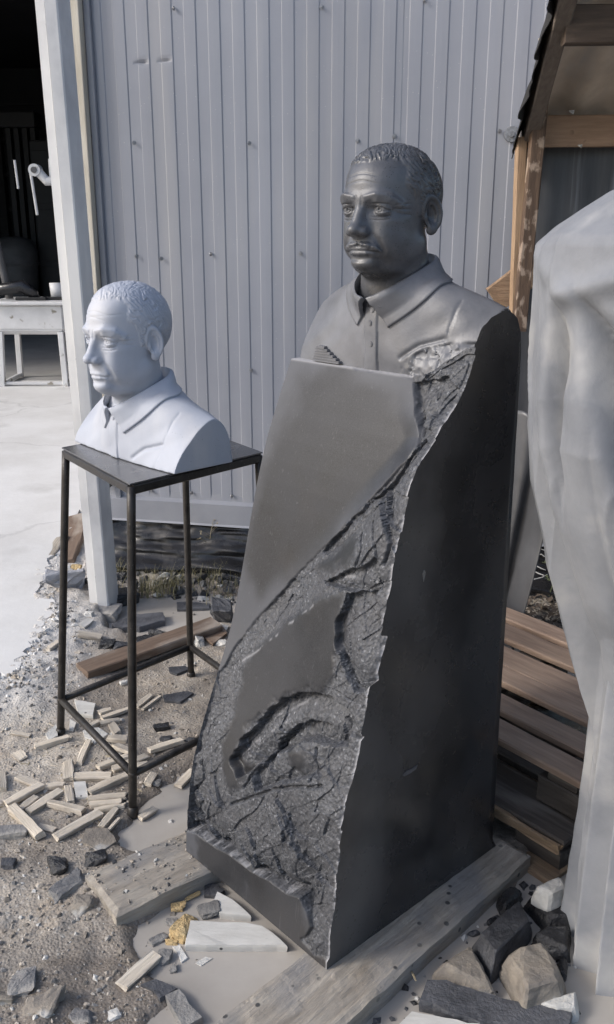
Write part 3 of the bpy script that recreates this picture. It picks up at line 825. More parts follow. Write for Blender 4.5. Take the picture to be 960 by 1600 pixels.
# gravel: thousands of small crumbs of stone in one mesh
def crumb_field(name, n, region, size, mats, seed, zfun=top_z, long=1.0):
    rnd = random.Random(seed); V = []; Fq = []; mi = []
    base = np.array([(1, 0, -.4), (-.2, .95, -.35), (-.85, -.3, -.4), (.1, -.9, -.3), (.45, .35, .55), (-.45, .25, .6), (0, -.45, .5)])
    tri = [(0, 1, 4), (1, 5, 4), (1, 2, 5), (2, 6, 5), (2, 3, 6), (3, 0, 6), (0, 4, 6), (4, 5, 6)]
    for k in range(n):
        p = region(rnd)
        if p is None: continue
        s = size(rnd); a = rnd.random() * 6.28; ca, sa = math.cos(a), math.sin(a)
        b = base * (np.array([long * rnd.uniform(.6, 1.4), rnd.uniform(.5, 1.1), rnd.uniform(.4, .9)]) * s) * (1 + np.random.RandomState(rnd.randrange(10 ** 6)).uniform(-.25, .25, base.shape))
        b = np.stack([b[:, 0] * ca - b[:, 1] * sa, b[:, 0] * sa + b[:, 1] * ca, b[:, 2]], 1)
        z = zfun(p[0], p[1])
        o = len(V); V.extend(b + np.array([p[0], p[1], z + s * .18]))
        Fq.extend([(o + i, o + j, o + l) for i, j, l in tri]); m_ = rnd.choices(range(len(mats)), [3, 3, 1.2, 1.2][:len(mats)])[0]; mi.extend([m_] * 8)
    return kind(link(name, fast_mesh(name, np.array(V), np.array(Fq), mats, smooth=False, mat_idx=mi)), 'stuff')
def reg_left(r):
    px = r.uniform(-20, 330); py = 900 + 740 * r.random() ** .9
    p = at(px, py, .06)
    if poly_sd(np.array([p.x]), np.array([p.y]), SLAB)[0] > .03: return None
    if ground_z(p.x, p.y) < WZ and r.random() < .93: return None
    return p
crumb_field('gravel', 4200, reg_left, lambda r: .0018 + .0085 * r.random() ** 4.5, [M['ground'], M['chip_tan'], M['chip_mud'], M['chip_white']], 5)
def reg_chip(r):
    p = at(r.gauss(120, 62), r.gauss(1200, 62), .065)
    return p if ground_z(p.x, p.y) > WZ else None
crumb_field('wood_splinters', 420, reg_chip, lambda r: .0016 + .0038 * r.random() ** 2.5, [M['offcut'], M['offcut'], M['offcut'], M['straw']], 45, long=3.6)
def reg_edge(r):
    i = r.randrange(0, 10); t = r.random(); a_, b_ = SLAB[i], SLAB[i + 1]
    d = r.random() ** 1.5 * .3
    return Vector((a_[0] * (1 - t) + b_[0] * t + d * r.uniform(.2, 1), a_[1] * (1 - t) + b_[1] * t - d * r.uniform(0, .8), 0))
crumb_field('concrete_rubble', 1100, reg_edge, lambda r: .003 + .014 * r.random() ** 4, [M['ground'], M['slab'], M['chip_grey'], M['chip_mud']], 8)
def reg_wall(r):
    s = r.uniform(.02, 1.6); d = r.uniform(.02, .36)
    return A + DW * s + NW * d
crumb_field('rubble', 900, reg_wall, lambda r: .006 + .03 * r.random() ** 2.5, [M['chip_dark'], M['chip_wet'], M['chip_grey'], M['chip_white']], 12)
def reg_plank(r):
    t = r.random(); u = r.random()
    a_ = at(130, 1366, .1); b_ = at(186, 1426, .1)
    return a_ * (1 - u) + b_ * u + Vector((.80, .60, 0)) * (t * .34 + .01)
crumb_field('plank_grit', 160, reg_plank, lambda r: .0016 + .006 * r.random() ** 3, [M['chip_grey'], M['ground'], M['chip_dark'], M['chip_white']], 25, zfun=lambda x, y: .0995)
def reg_right(r):
    p = at(r.uniform(560, 900), r.uniform(1340, 1600), .05)
    return p
crumb_field('stone_crumbs', 260, reg_right, lambda r: .004 + .012 * r.random() ** 2.5, [M['chip_wet'], M['chip_dark'], M['chip_grey'], M['chip_white']], 15)
# ---------------------------------------------------------------- the steel clad workshop
def wall_at(px, py, off=0.0):
    p = at_plane(px, py, A + NW * off, NW); q = p - A
    return q.dot(DW), p.z
WROT = math.atan2(DW.y, DW.x)
ws = thing('metal_workshop', 'grey steel clad workshop wall rising behind the two busts', 'building', A, WROT)
# local axes of the workshop: x along the wall, -y towards the camera, z up
PER = .1005; S0 = wall_at(137.8, 0)[0]
Z_RIB = .395
dents = [(wall_at(222, 100), .011), (wall_at(258, 97), .008)]
def sheet(s0, s1, off, z0, z1):
    xs = []
    k0 = int(math.floor((s0 - S0) / PER)) - 1; k1 = int(math.ceil((s1 - S0) / PER)) + 1
    prof = []
    for k in range(k0, k1 + 1):
        o = S0 + k * PER
        for dx, dy in ((0, 0), (.0016, -.0024), (.0028, -.0031), (.0255, -.0034), (.0480, -.0031), (.0500, -.0024), (.0524, -.0003), (.0530, 0), (.077, .0004), (.0985, .0003)):
            prof.append((o + dx, dy))
    prof = [p for p in prof if s0 <= p[0] <= s1]
    zs = sorted(set([z0, z0 + .004, z0 + .02] + list(np.arange(z0 + .06, z1, .12)) + [z1] + [d[0][1] + q for d in dents for q in (-.03, -.015, -.006, 0, .006, .015, .03) if z0 < d[0][1] + q < z1]))
    px_ = np.array([p[0] for p in prof]); py_ = np.array([p[1] for p in prof]); zz = np.array(zs)
    XX, ZZ = np.meshgrid(px_, zz); YY = np.tile(py_, (len(zz), 1)) + off
    YY = YY + .0022 * fbm(XX * 1.3, ZZ * .9, XX * 0, 2, 91) + .0007 * noise3(XX * 12, ZZ * 2.2, XX * 0, 93)
    low = ZZ < z0 + .003
    YY = np.where(low, YY * .3, YY)
    for (ds, dz), dep in dents:
        q = np.clip((ZZ - dz) / .012, -3, 3)
        YY = YY + dep * np.exp(-((XX - ds) / .016) ** 2) * np.exp(-q * q) * (1 + .8 * np.sign(q) * (q != 0))
    n_, m_ = XX.shape; ii = np.arange(n_ * m_).reshape(n_, m_)
    F = np.stack([ii[:-1, :-1], ii[:-1, 1:], ii[1:, 1:], ii[1:, :-1]], -1).reshape(-1, 4)
    return fast_mesh('cladding_sheet', np.stack([XX, YY, ZZ], -1).reshape(-1, 3), F, [M['cladding']], smooth=False)
seam = wall_at(206, 100)[0]
cuts = [-.02, seam, seam + 1.105, seam + 2.21, seam + 3.3]
for i in range(4):
    link('cladding_sheet', sheet(cuts[i], cuts[i + 1] + .012, -.0016 * (i % 2) - .001, Z_RIB, 3.4), ws)
# flashing at the foot: a folded strip
zf0, zf1 = .298, .412
bm = bmesh.new()
prof = [(-.002, zf1 + .03), (-.006, zf1), (-.030, zf1 - .012), (-.034, zf0 + .008), (-.041, zf0), (-.030, zf0 - .004), (.02, zf0)]
xs = np.linspace(-.03, 3.2, 40)
vs = [[bm.verts.new((x, y + .0018 * mnoise.noise(Vector((x * 3, y * 40, 0))), z + .003 * mnoise.noise(Vector((x * 2, 3, 0))))) for y, z in prof] for x in xs]
for a_, b_ in zip(vs[:-1], vs[1:]):
    for k in range(len(prof) - 1): bm.faces.new((a_[k], a_[k + 1], b_[k + 1], b_[k]))
link('base_flashing', bm_mesh('base_flashing', bm, [M['flashing']]), ws)
# structure behind: plinth, side wall, roof so that nothing is open from the side
link('plinth', box_mesh('plinth', (3.2, .10, .46), [M['interior']], c=(1.6, .10, .17)), ws)
link('side_wall', box_mesh('side_wall', (.05, 5.0, 3.3), [M['cladding']], c=(.0, 2.62, 1.75)), ws)
link('roof', box_mesh('roof', (3.4, 5.4, .06), [M['cladding']], c=(1.62, 2.5, 3.44)), ws)
# grey corner trim and the cream batten beside it
s_tr, _ = wall_at(133, 0)
link('corner_trim', box_mesh('corner_trim', (.026, .020, 3.05), [M['flashing']], c=(wall_at(133.5, 0)[0] + .012, -.014, 1.86)), ws)
b_top = wall_at(119, 0); b_bot = wall_at(168, 770)
link('corner_batten', box_mesh('corner_batten', (.062, .045, 2.55), [M['batten']], bev=.004, c=(wall_at(119, 0)[0] + .004, -.040, 2.05)), ws)
link('batten_end', box_mesh('batten_end', (.045, .04, .28), [M['brown_block']], bev=.004, c=(wall_at(119, 0)[0] + .004, -.040, .60)), ws)
# screws
bm = bmesh.new()
bmesh.ops.create_cone(bm, cap_ends=True, segments=14, radius1=.0085, radius2=.0078, depth=.0022)
bmesh.ops.create_cone(bm, cap_ends=True, segments=6, radius1=.0052, radius2=.0048, depth=.0062, matrix=Matrix.Translation((0, 0, .003)))
screw_me = bm_mesh('screw', bm, [M['screw']])
for px, py in [(272, 13), (143, 212.5), (210, 223), (390, 223.6), (153, 397), (214, 400), (252.6, 404), (502.6, 10.7), (665, 1), (559, 220), (616.6, 212.6), (781, 205), (392.5, 578),
               (237.5, 767), (300, 770), (363, 775), (330, 397), (470, 396)]:
    s_, z_ = wall_at(px, py, .009)
    link('screw', screw_me, ws, (s_, -.0105, z_), (R(90), 0, random.Random(px).random()))
bm = bmesh.new(); bmesh.ops.create_cone(bm, cap_ends=True, segments=20, radius1=.030, radius2=.028, depth=.006); bmesh.ops.create_cone(bm, cap_ends=True, segments=6, radius1=.013, radius2=.012, depth=.016, matrix=Matrix.Translation((0, 0, .008)))
s_, z_ = wall_at(800, 210, .01); link('bolt', bm_mesh('bolt', bm, [M['screw']]), ws, (s_, -.014, z_), (R(90), 0, 0))

# galvanised gate post in front of the corner
p0 = at(155, 952, .05)
post = thing('gate_post', 'dusty galvanised post of folded channel standing at the slab edge by the doorway', 'post', (p0.x, p0.y, 0), R(-14))
post.rotation_euler = (0, R(-.8), R(-14))
post.scale = (.54, 1, 1); post.location.x += .020
def extrude(prof, z0, z1, name, m, segs=24, seed=0):
    bm = bmesh.new(); rows = []
    for k in range(segs + 1):
        z = z0 + (z1 - z0) * k / segs
        rows.append([bm.verts.new((x + .0012 * mnoise.noise(Vector((z * 2, x * 30, seed))), y + .0012 * mnoise.noise(Vector((z * 2, y * 30, seed + 5))), z)) for x, y in prof])
    n = len(prof)
    for a_, b_ in zip(rows[:-1], rows[1:]):
        for k in range(n): bm.faces.new((a_[k], a_[(k + 1) % n], b_[(k + 1) % n], b_[k]))
    bm.faces.new(rows[-1]); bm.faces.new(rows[0][::-1])
    bmesh.ops.recalc_face_normals(bm, faces=bm.faces)
    return bm_mesh(name, bm, [m])
link('channel', extrude([(-.062, .05), (-.066, .045), (-.066, -.047), (-.062, -.052), (.004, -.052), (.008, -.048), (.008, -.020), (.005, -.020), (.004, -.046), (-.060, -.046), (-.060, .05)], .02, 3.3, 'channel', M['galv']), post)
link('angle_strip', extrude([(.0095, -.052), (.014, -.060), (.088, -.052), (.098, -.048), (.098, .045), (.092, .045), (.092, -.043), (.0095, -.043)], .02, 3.3, 'angle_strip', M['galv'], seed=4), post)
bolt2 = bmesh.new(); bmesh.ops.create_uvsphere(bolt2, u_segments=10, v_segments=6, radius=.006); b2 = bm_mesh('rivet', bolt2, [M['screw']], True)
for z in (.22, .5, .82, 1.13, 1.9, 2.3): link('rivet', b2, post, (.011, -.053, z))
link('foot_plate', box_mesh('foot_plate', (.09, .06, .012), [M['galv']], c=(0, -.03, .068)), post)

# ---------------------------------------------------------------- the open hall beyond the slab
hall = thing('warehouse', 'dark open fronted hall beyond the sunlit slab at the upper left', 'building', (-3.4, 9.0, 0))
def hb(name, c, size, m): return link(name, box_mesh(name, size, [M[m]], bev=0, c=c), hall)
hb('floor', (0, 4.9, .06), (7.6, 9.0, .118), 'hall_floor')
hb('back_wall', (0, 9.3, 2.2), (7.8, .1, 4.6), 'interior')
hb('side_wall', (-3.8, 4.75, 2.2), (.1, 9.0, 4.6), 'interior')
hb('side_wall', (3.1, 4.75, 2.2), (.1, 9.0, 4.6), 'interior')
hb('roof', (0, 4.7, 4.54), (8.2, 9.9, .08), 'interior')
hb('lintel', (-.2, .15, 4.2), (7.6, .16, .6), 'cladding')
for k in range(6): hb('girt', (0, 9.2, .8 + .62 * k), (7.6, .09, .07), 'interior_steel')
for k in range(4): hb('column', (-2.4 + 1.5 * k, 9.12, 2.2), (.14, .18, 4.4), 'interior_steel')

# steel mast of a machine inside, standing behind the table
c = at_y(58, 470, 15.4)
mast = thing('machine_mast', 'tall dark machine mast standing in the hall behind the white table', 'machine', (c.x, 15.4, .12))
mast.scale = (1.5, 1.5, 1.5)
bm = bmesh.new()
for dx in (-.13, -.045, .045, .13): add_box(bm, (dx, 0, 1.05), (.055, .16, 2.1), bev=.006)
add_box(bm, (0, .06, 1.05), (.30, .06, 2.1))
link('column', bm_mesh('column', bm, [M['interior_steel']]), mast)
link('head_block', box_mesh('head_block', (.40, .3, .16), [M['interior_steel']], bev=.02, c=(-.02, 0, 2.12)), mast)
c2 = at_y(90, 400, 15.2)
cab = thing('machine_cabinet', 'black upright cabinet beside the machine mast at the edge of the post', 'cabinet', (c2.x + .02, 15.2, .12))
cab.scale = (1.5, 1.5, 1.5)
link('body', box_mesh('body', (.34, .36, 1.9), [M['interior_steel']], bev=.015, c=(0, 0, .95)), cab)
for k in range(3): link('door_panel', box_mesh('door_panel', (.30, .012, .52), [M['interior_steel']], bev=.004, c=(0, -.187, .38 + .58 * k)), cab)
# white hinged arm with hanging rod
w0 = at_y(56, 266, 9.75); w1 = at_y(84, 280, 9.75); rod = at_y(60, 336, 9.75)
arm = thing('jointed_bracket', 'white jointed arm with a thin rod hanging from its knuckle', 'bracket', w0)
bm = bmesh.new(); d = w1 - w0
tube(bm, [(0, -.06, 0), (0, .06, 0)], .060, 20); link('knuckle', bm_mesh('knuckle', bm, [M['white_paint']]), arm)
bm = bmesh.new(); tube(bm, [(0, -.075, 0), (0, -.05, 0)], .030, 16); link('pin', bm_mesh('pin', bm, [M['bin']]), arm)
bm = bmesh.new(); tube(bm, [(.02, 0, -.01), (d.x * .6, 0, d.z * 1.2), (d.x * 1.6, 0, d.z * 1.2)], .048, 14); link('link_bar', bm_mesh('link_bar', bm, [M['white_paint']]), arm)
bm = bmesh.new(); tube(bm, [(d.x * .85, 0, d.z), (d.x * .85, 0, .10), (d.x * 1.7, 0, .10)], .016, 8); link('bracket', bm_mesh('bracket', bm, [M['white_paint']]), arm)
bm = bmesh.new(); q = rod - w0; tube(bm, [(-.045, -.03, -.02), (q.x, -.03, q.z)], .015, 8); link('rod', bm_mesh('rod', bm, [M['white_paint']]), arm)
r0 = at_y(23, 250, 9.8); r1 = at_y(29, 295, 9.8)
bm = bmesh.new(); tube(bm, [r0, r1], .013, 8)
tag(centred(link('thin_rod', bm_mesh('thin_rod', bm, [M['white_paint']]))), 'short thin white rod on the dark mast, left of the jointed arm', 'rod')
# bin and leaning pipe
c3 = at_y(26, 440, 14.6)
binn = thing('plastic_bin', 'rounded grey bin standing behind the white table', 'bin', (c3.x, 14.6, .12))
binn.scale = (1.4, 1.4, 1.15)
bm = bmesh.new(); tube(bm, [(0, 0, 0), (0, 0, .5), (0, 0, 1.05), (0, 0, 1.2), (0, 0, 1.24)], [.20, .23, .26, .20, .08], 24); link('body', bm_mesh('body', bm, [M['bin']], True), binn)
bm = bmesh.new(); tube(bm, [(0, 0, .86), (0, 0, .90)], [.262, .268], 24); link('rim', bm_mesh('rim', bm, [M['bin']]), binn)
bm = bmesh.new(); tube(bm, [at_y(-6, 375, 9.4), at_y(18, 478, 9.4)], .038, 14)
tag(centred(link('leaning_pipe', bm_mesh('leaning_pipe', bm, [M['bin']]))), 'pale pipe leaning over the back of the white table', 'pipe')

# white table like an old enamel trough on four legs
t0 = at(-2, 608, .12); t1 = at(88, 612, .12)
tx = (t1.x + t0.x) / 2
TW = t1.x - t0.x + .05
tb = thing('white_table', 'old chipped white metal table at the hall entrance', 'table', (tx, 9.05, .12))
bm = bmesh.new(); add_box(bm, (0, .28, .82), (TW + .12, .72, .035), bev=.012); link('table_top', bm_mesh('table_top', bm, [M['white_paint']]), tb)
bm = bmesh.new()
vs = [[bm.verts.new((sx * (TW / 2 + .01 - ins), .28 + sy * (.30 - ins), z)) for sx, sy in ((-1, -1), (1, -1), (1, 1), (-1, 1))] for z, ins in ((.80, 0), (.56, .0), (.51, .05))]
for a_, b_ in zip(vs[:-1], vs[1:]):
    for k in range(4): bm.faces.new((a_[k], b_[k], b_[(k + 1) % 4], a_[(k + 1) % 4]))
bm.faces.new(vs[-1]); bm.faces.new(vs[0][::-1]); bmesh.ops.recalc_face_normals(bm, faces=bm.faces)
bmesh.ops.bevel(bm, geom=bm.edges[:], offset=.012, segments=2, affect='EDGES')
link('apron', bm_mesh('apron', bm, [M['white_paint']]), tb)
for sx in (-1, 1):
    for sy in (-1, 1):
        link('leg', bm_mesh('leg', beam_bm((sx * (TW / 2 - .03), .28 + sy * .27, .54), (sx * (TW / 2 - .01), .28 + sy * .30, 0), .055, .055, up=(0, 1, 0)), [M['white_paint']]), tb)
    link('foot_rail', bm_mesh('foot_rail', beam_bm((sx * (TW / 2 - .015), .0, .03), (sx * (TW / 2 - .015), .56, .03), .04, .04), [M['white_paint']]), tb)
link('foot_rail', bm_mesh('foot_rail', beam_bm((-TW / 2, -.01, .03), (TW / 2, -.01, .03), .03, .03), [M['white_paint']]), tb)
tt = .12 + .8395
c4 = at_y(22, 474, 9.2)
bm = bmesh.new(); tube(bm, [(-.24, 0, .02), (-.12, 0, .10), (.1, 0, .13), (.22, 0, .05), (.26, 0, .01)], [.02, .06, .07, .05, .01], 12)
for v in bm.verts: v.co.z = max(v.co.z, 0)
tag(link('black_bag', bm_mesh('black_bag', bm, [M['film']], True), None, (c4.x, 9.2, tt)), 'flattened black bag lying on the left of the white table', 'bag')
c5 = at_y(70, 478, 9.25)
bm = bmesh.new()
for k, (dx, dy, l) in enumerate(((-.1, 0, .30), (.12, .05, .22))): add_box(bm, (dx, dy, .015), (l, .05, .03), bev=.004)
tag(link('metal_tool', bm_mesh('metal_tool', bm, [M['interior_steel']]), None, (c5.x, 9.15, tt)), 'flat dark tool lying on the right of the white table', 'tool')
c6 = at_y(92, 465, 9.35)
bm = bmesh.new(); tube(bm, [(0, 0, 0), (0, 0, .16)], [.06, .07], 16)
tag(link('white_pot', bm_mesh('white_pot', bm, [M['white_paint']], True), None, (c6.x, 9.3, tt)), 'small white pot at the right end of the white table', 'pot')
# ---------------------------------------------------------------- timber lean-to at the right
lt = thing('timber_lean_to', 'rough timber lean-to with a sheet roof against the right end of the steel wall', 'shelter', (.9, 3.5, 0))
LO = Vector((.9, 3.5, 0))
def lpart(name, me): 
    o = link(name, me, lt); me.transform(Matrix.Translation(-LO)); return o
YB = 3.46
def post_px(name, top, bot, Y, w, d, m, seed):
    return lpart(name, bm_mesh(name, beam_bm(at_y(*bot, Y), at_y(*top, Y + .0), w, d, seg=14, wob=.002, seed=seed, up=(0, 1, 0)), [M[m]]))
post_px('post', (815, 215), (803, 520), 3.50, .036, .045, 'raw_wood', 1)
post_px('post', (848, 128), (811, 517), 3.43, .050, .040, 'stained_wood', 2)
lpart('brace', bm_mesh('brace', beam_bm(at_y(771, 469, 3.57), at_y(905, 368, 3.57), .028, .105, seg=10, wob=.004, seed=3, up=(0, 0, 1)), [M['brace']]))
za = at_y(900, 206, 3.50).z
lpart('ledger', bm_mesh('ledger', beam_bm((.80, 3.50, za), (2.3, 3.42, za + .005), .045, .105, seg=12, wob=.003, seed=4), [M['beam_wood']]))
p1 = at_y(940, 40, 2.95)
lpart('purlin', bm_mesh('purlin', beam_bm((p1.x - .11, 2.95, p1.z), (2.3, 2.87, p1.z), .05, .105, seg=12, wob=.003, seed=5), [M['dark_beam']]))
r0 = at_y(826, 215, 3.56); r1 = at_y(884, -8, 2.90); dd = (r1 - r0)
lpart('rafter', bm_mesh('rafter', beam_bm(r0 - dd * .12, r1 + dd * 1.2, .050, .11, seg=14, wob=.003, seed=6), [M['rafter']]))
lpart('rafter', bm_mesh('rafter', beam_bm(r0 - dd * .1 + Vector((1.2, -.1, 0)), r1 + dd * 1.2 + Vector((1.2, -.1, 0)), .050, .11, seg=14, wob=.003, seed=7), [M['rafter']]))
# corrugated roof sheet lying on the rafters, its left edge torn
sl = dd.z / -dd.y
nu, nv = 150, 40
V = []
for j in range(nv + 1):
    t = j / nv; Y_ = 3.62 - t * 2.0
    for i in range(nu + 1):
        x0 = r0.x + (r1.x - r0.x) * (3.56 - Y_) / .66 - .022 + .022 * mnoise.noise(Vector((Y_ * 16, 2, 0))) + .012 * mnoise.noise(Vector((Y_ * 55, 7, 0)))
        x = x0 + (2.35 - x0) * i / nu
        z = r0.z + sl * (3.56 - Y_) + .085 + .020 * math.sin(x * 2 * math.pi / .17) + (-.05 * max(0, 1 - (x - x0) / .05) * abs(mnoise.noise(Vector((Y_ * 9, 5, 3)))))
        V.append((x, Y_, z))
V = np.array(V); ii = np.arange(len(V)).reshape(nv + 1, nu + 1)
F = np.stack([ii[:-1, :-1], ii[:-1, 1:], ii[1:, 1:], ii[1:, :-1]], -1).reshape(-1, 4)
top = V + np.array([0, 0, .007]); off = len(V)
F2 = F[:, ::-1] + off
edge = np.concatenate([ii[0, :], ii[1:, -1], ii[-1, -2::-1], ii[-2:0:-1, 0]])
Fe = np.stack([edge, np.roll(edge, -1), np.roll(edge, -1) + off, edge + off], -1)
lpart('roof_sheet', fast_mesh('roof_sheet', np.concatenate([V, top]), np.concatenate([F, F2, Fe]), [M['roof_sheet']]))
# black felt torn along the left edge of the roof
bm = bmesh.new(); rows = []
for j in range(71):
    t = j / 70; c = r0 - dd * .04 + dd * (1.25 * t)
    w_ = .012 + .045 * abs(mnoise.noise(Vector((t * 5, 3, 0)))) + .014 * mnoise.noise(Vector((t * 13.3, 8, 0))) + .003 * mnoise.noise(Vector((t * 41.7, 8, 0))) + .02 * (1 - t)
    rows.append([bm.verts.new(c + Vector((-.026, 0, .045))), bm.verts.new(c + Vector((-.030 - w_ * .4, -.01, .02 - w_ * .3))), bm.verts.new(c + Vector((-.026 - w_, -.012, -.03 - w_ * .9)))])
for a_, b_ in zip(rows[:-1], rows[1:]):
    for k in range(2): bm.faces.new((a_[k], a_[k + 1], b_[k + 1], b_[k]))
me = bm_mesh('roofing_felt', bm, [M['torn']]); o = lpart('roofing_felt', me); sd_ = o.modifiers.new('s', 'SOLIDIFY'); sd_.thickness = .003
# dark sheet closing the back of the lean-to
zb = at_y(830, 800, 3.58).z
nu, nv = 60, 40; xs = np.linspace(.79, 2.3, nu); zs = np.linspace(zb, za + .03, nv); XX, ZZ = np.meshgrid(xs, zs)
YY = 3.585 - (XX - .8) * .15 + .012 * fbm(XX * 3, ZZ * 1.2, XX * 0, 3, 14) + .004 * np.sin(XX * 60)
ii = np.arange(nu * nv).reshape(nv, nu); F = np.stack([ii[:-1, :-1], ii[:-1, 1:], ii[1:, 1:], ii[1:, :-1]], -1).reshape(-1, 4)
o = lpart('back_sheet', fast_mesh('back_sheet', np.stack([XX, YY, ZZ], -1).reshape(-1, 3), F, [M['back_sheet']])); sd_ = o.modifiers.new('s', 'SOLIDIFY'); sd_.thickness = .004
# scraps of white rag caught on the ledger
for (px, py, w_) in ((906, 229, .014), (893, 176, .016)):
    bm = bmesh.new(); c = at_y(px, py, 3.42); vs = [bm.verts.new(c + Vector((w_ * dx, -.004 * k, w_ * dz))) for k, (dx, dz) in enumerate(((-.6, .25), (.5, .3), (.3, -.5), (-.1, -.1)))]; bm.faces.new(vs)
    o = lpart('rag', bm_mesh('rag', bm, [M['white_paint']])); sd_ = o.modifiers.new('s', 'SOLIDIFY'); sd_.thickness = .004

# grey plastic sheet hanging behind the stone block
nu, nv = 70, 60
V = []
for j in range(nv + 1):
    t = j / nv; z = .12 + t * .86
    for i in range(nu + 1):
        u = i / nu
        l = at_y(786 + 0, 950, 3.1).x
        x = .66 + u * (.235 + .03 * t - .13 * (1 - t) ** 1.2)
        y = 3.30 - .22 * u + .05 * (1 - t) * math.sin(u * 9 + 1.2) + .022 * math.sin(u * 17 + t * 2) * (1 - .6 * t) + .015 * mnoise.noise(Vector((u * 4, t * 3, 6)))
        V.append((x, y, z + .02 * mnoise.noise(Vector((u * 6, t, 2)))))
ii = np.arange(len(V)).reshape(nv + 1, nu + 1); F = np.stack([ii[:-1, :-1], ii[:-1, 1:], ii[1:, 1:], ii[1:, :-1]], -1).reshape(-1, 4)
o = link('plastic_sheet', fast_mesh('plastic_sheet', np.array(V), F, [M['drape']])); sd_ = o.modifiers.new('s', 'SOLIDIFY'); sd_.thickness = .003
tag(o, 'grey plastic sheet hanging in folds between the dark block and the pale tarpaulin', 'sheet')

# black polythene film hanging under the clad wall
def film(name, s0, s1, zt, zb_, seed, label):
    nu, nv = int(70 * (s1 - s0)) + 10, 34; V = []
    for j in range(nv + 1):
        t = j / nv
        for i in range(nu + 1):
            s = s0 + (s1 - s0) * i / nu
            sag = .5 + .5 * mnoise.noise(Vector((s * 1.6, seed, 0)))
            d = .012 + .17 * t ** 1.6 + .026 * math.sin(t * 22 + s * 1.3 + sag * 3) * t ** 2.6 + .025 * mnoise.noise(Vector((s * 3, t * 7, seed))) * (.2 + t) + .012 * mnoise.noise(Vector((s * 11, t * 16, seed + 3)))
            z = zt + (zb_ - zt) * t + .02 * mnoise.noise(Vector((s * 4, t * 2, seed + 8))) * t
            p = A + DW * s + NW * d; V.append((p.x, p.y, z))
    ii = np.arange(len(V)).reshape(nv + 1, nu + 1); F = np.stack([ii[:-1, :-1], ii[:-1, 1:], ii[1:, 1:], ii[1:, :-1]], -1).reshape(-1, 4)
    o = link(name, fast_mesh(name, np.array(V), F[:, ::-1], [M['film']])); sd_ = o.modifiers.new('s', 'SOLIDIFY'); sd_.thickness = .002
    return tag(o, label, 'film')
film('polythene_film', -.02, 1.5, .315, .085, 2, 'black polythene film bulging out under the steel wall behind the metal stand')
f2 = film('polythene_film', 1.62, 2.5, .32, .07, 5, 'creased black polythene film under the wall above the slatted pallet')
bm = bmesh.new(); rr = random.Random(3)
for pts in ([(838, 868), (846, 866), (852, 870), (858, 870)], [(828, 880), (838, 884), (846, 888), (853, 891)], [(822, 908), (836, 905), (848, 902), (856, 897)], [(834, 892), (842, 896), (850, 899)], [(846, 858), (852, 860), (856, 857)]):
    tube(bm, [at_plane(x, y, A + NW * (.03 + .17 * max(0, min(1, (y - 852) / 70)) ** 1.6 + .02), NW) for x, y in pts], [.0012, .0028, .0022, .001][:len(pts)], 6)
link('crease', bm_mesh('crease', bm, [M['crease']]), f2)
# ---------------------------------------------------------------- the stone monument
EB = Vector((.674, -.738, 0)); EA = Vector((.738, .674, 0))
WB = .519; BROT = math.atan2(EB.y, EB.x)
LP = Vector((.041, 1.534, 0)) - EB * WB
mon = thing('stone_monument', 'tall black granite block, half rough and half polished, topped by a carved dark bust', 'monument', LP, BROT)
PL = [(.10, 0.0), (.265, .012), (.462, .060), (.56, .128), (.637, .160), (.876, .217), (1.137, .283), (1.224, .324), (1.311, .372), (1.5, .45)]
PR = [(.10, 0.0), (.283, .011), (.46, .033), (.591, .076), (.672, .092), (.777, .117), (.892, .15), (1.019, .178), (1.12, .196), (1.204, .225), (1.247, .323), (1.312, .368), (1.38, .393), (1.5, .43)]
def prof(P, z):
    return np.interp(z, [p[0] for p in P], [p[1] for p in P])
PLs = [(z, float(prof(PL, z))) for z in np.linspace(.1, 1.5, 15)]
def a_base(b, z):
    zl = prof(PL, z); pr_s = (prof(PR, z - .03) + prof(PR, z + .03) + prof(PR, z)) / 3
    k = np.clip(b / WB, 0, 1)
    k = k * k * (3 - 2 * k) * .5 + k * .5
    zl_s = sum(w_ * prof(PL, z + dz_) for dz_, w_ in ((-.15, .1), (-.10, .15), (-.05, .17), (0, .16), (.05, .17), (.10, .15), (.15, .1)))
    return zl_s * (1 - k) + pr_s * k
def to_bz(px, py):
    """where the line of sight through a point of the photograph meets the sloping front"""
    o = Vector((0, 0, CAM_H)); r = ray(px, py) / FPX
    best = None
    prev = None
    for i in range(1200):
        t = 1.2 + i * .0012
        q = o + r * t - LP
        b, a, z = q.dot(EB), q.dot(EA), q.z
        f = a - float(a_base(np.float64(b), np.float64(z)))
        if prev is not None and prev < 0 <= f: return (b, z)
        prev = f
    return (b, z)
def bzp(pts): return [to_bz(*p) for p in pts]
H1 = bzp([(430, 545), (462, 556), (645, 591), (641, 640), (633, 690), (600, 730), (575, 762), (545, 797), (515, 833), (482, 870), (440, 918), (400, 965), (365, 1012), (345, 1050)])
H1 = [(-.2, 1.36)] + H1[1:] + [(-.2, H1[-1][1] - .02)]
H2 = bzp([(382, 1045), (400, 1018), (450, 972), (490, 942), (540, 927), (531, 962), (522, 1040), (505, 1076), (470, 1080), (440, 1087), (413, 1107), (385, 1140), (362, 1182), (384, 1205), (372, 1232), (358, 1240), (350, 1205), (346, 1170), (366, 1118), (376, 1080)])
H3 = bzp([(448, 1172), (474, 1176), (470, 1200), (460, 1212), (450, 1200)])
H4 = bzp([(486, 892), (530, 852), (551, 845), (548, 872), (520, 890)])
LEDGE = bzp([(288, 1296), (306, 1302), (330, 1320), (360, 1337), (392, 1362), (420, 1376), (445, 1395), (468, 1403)])
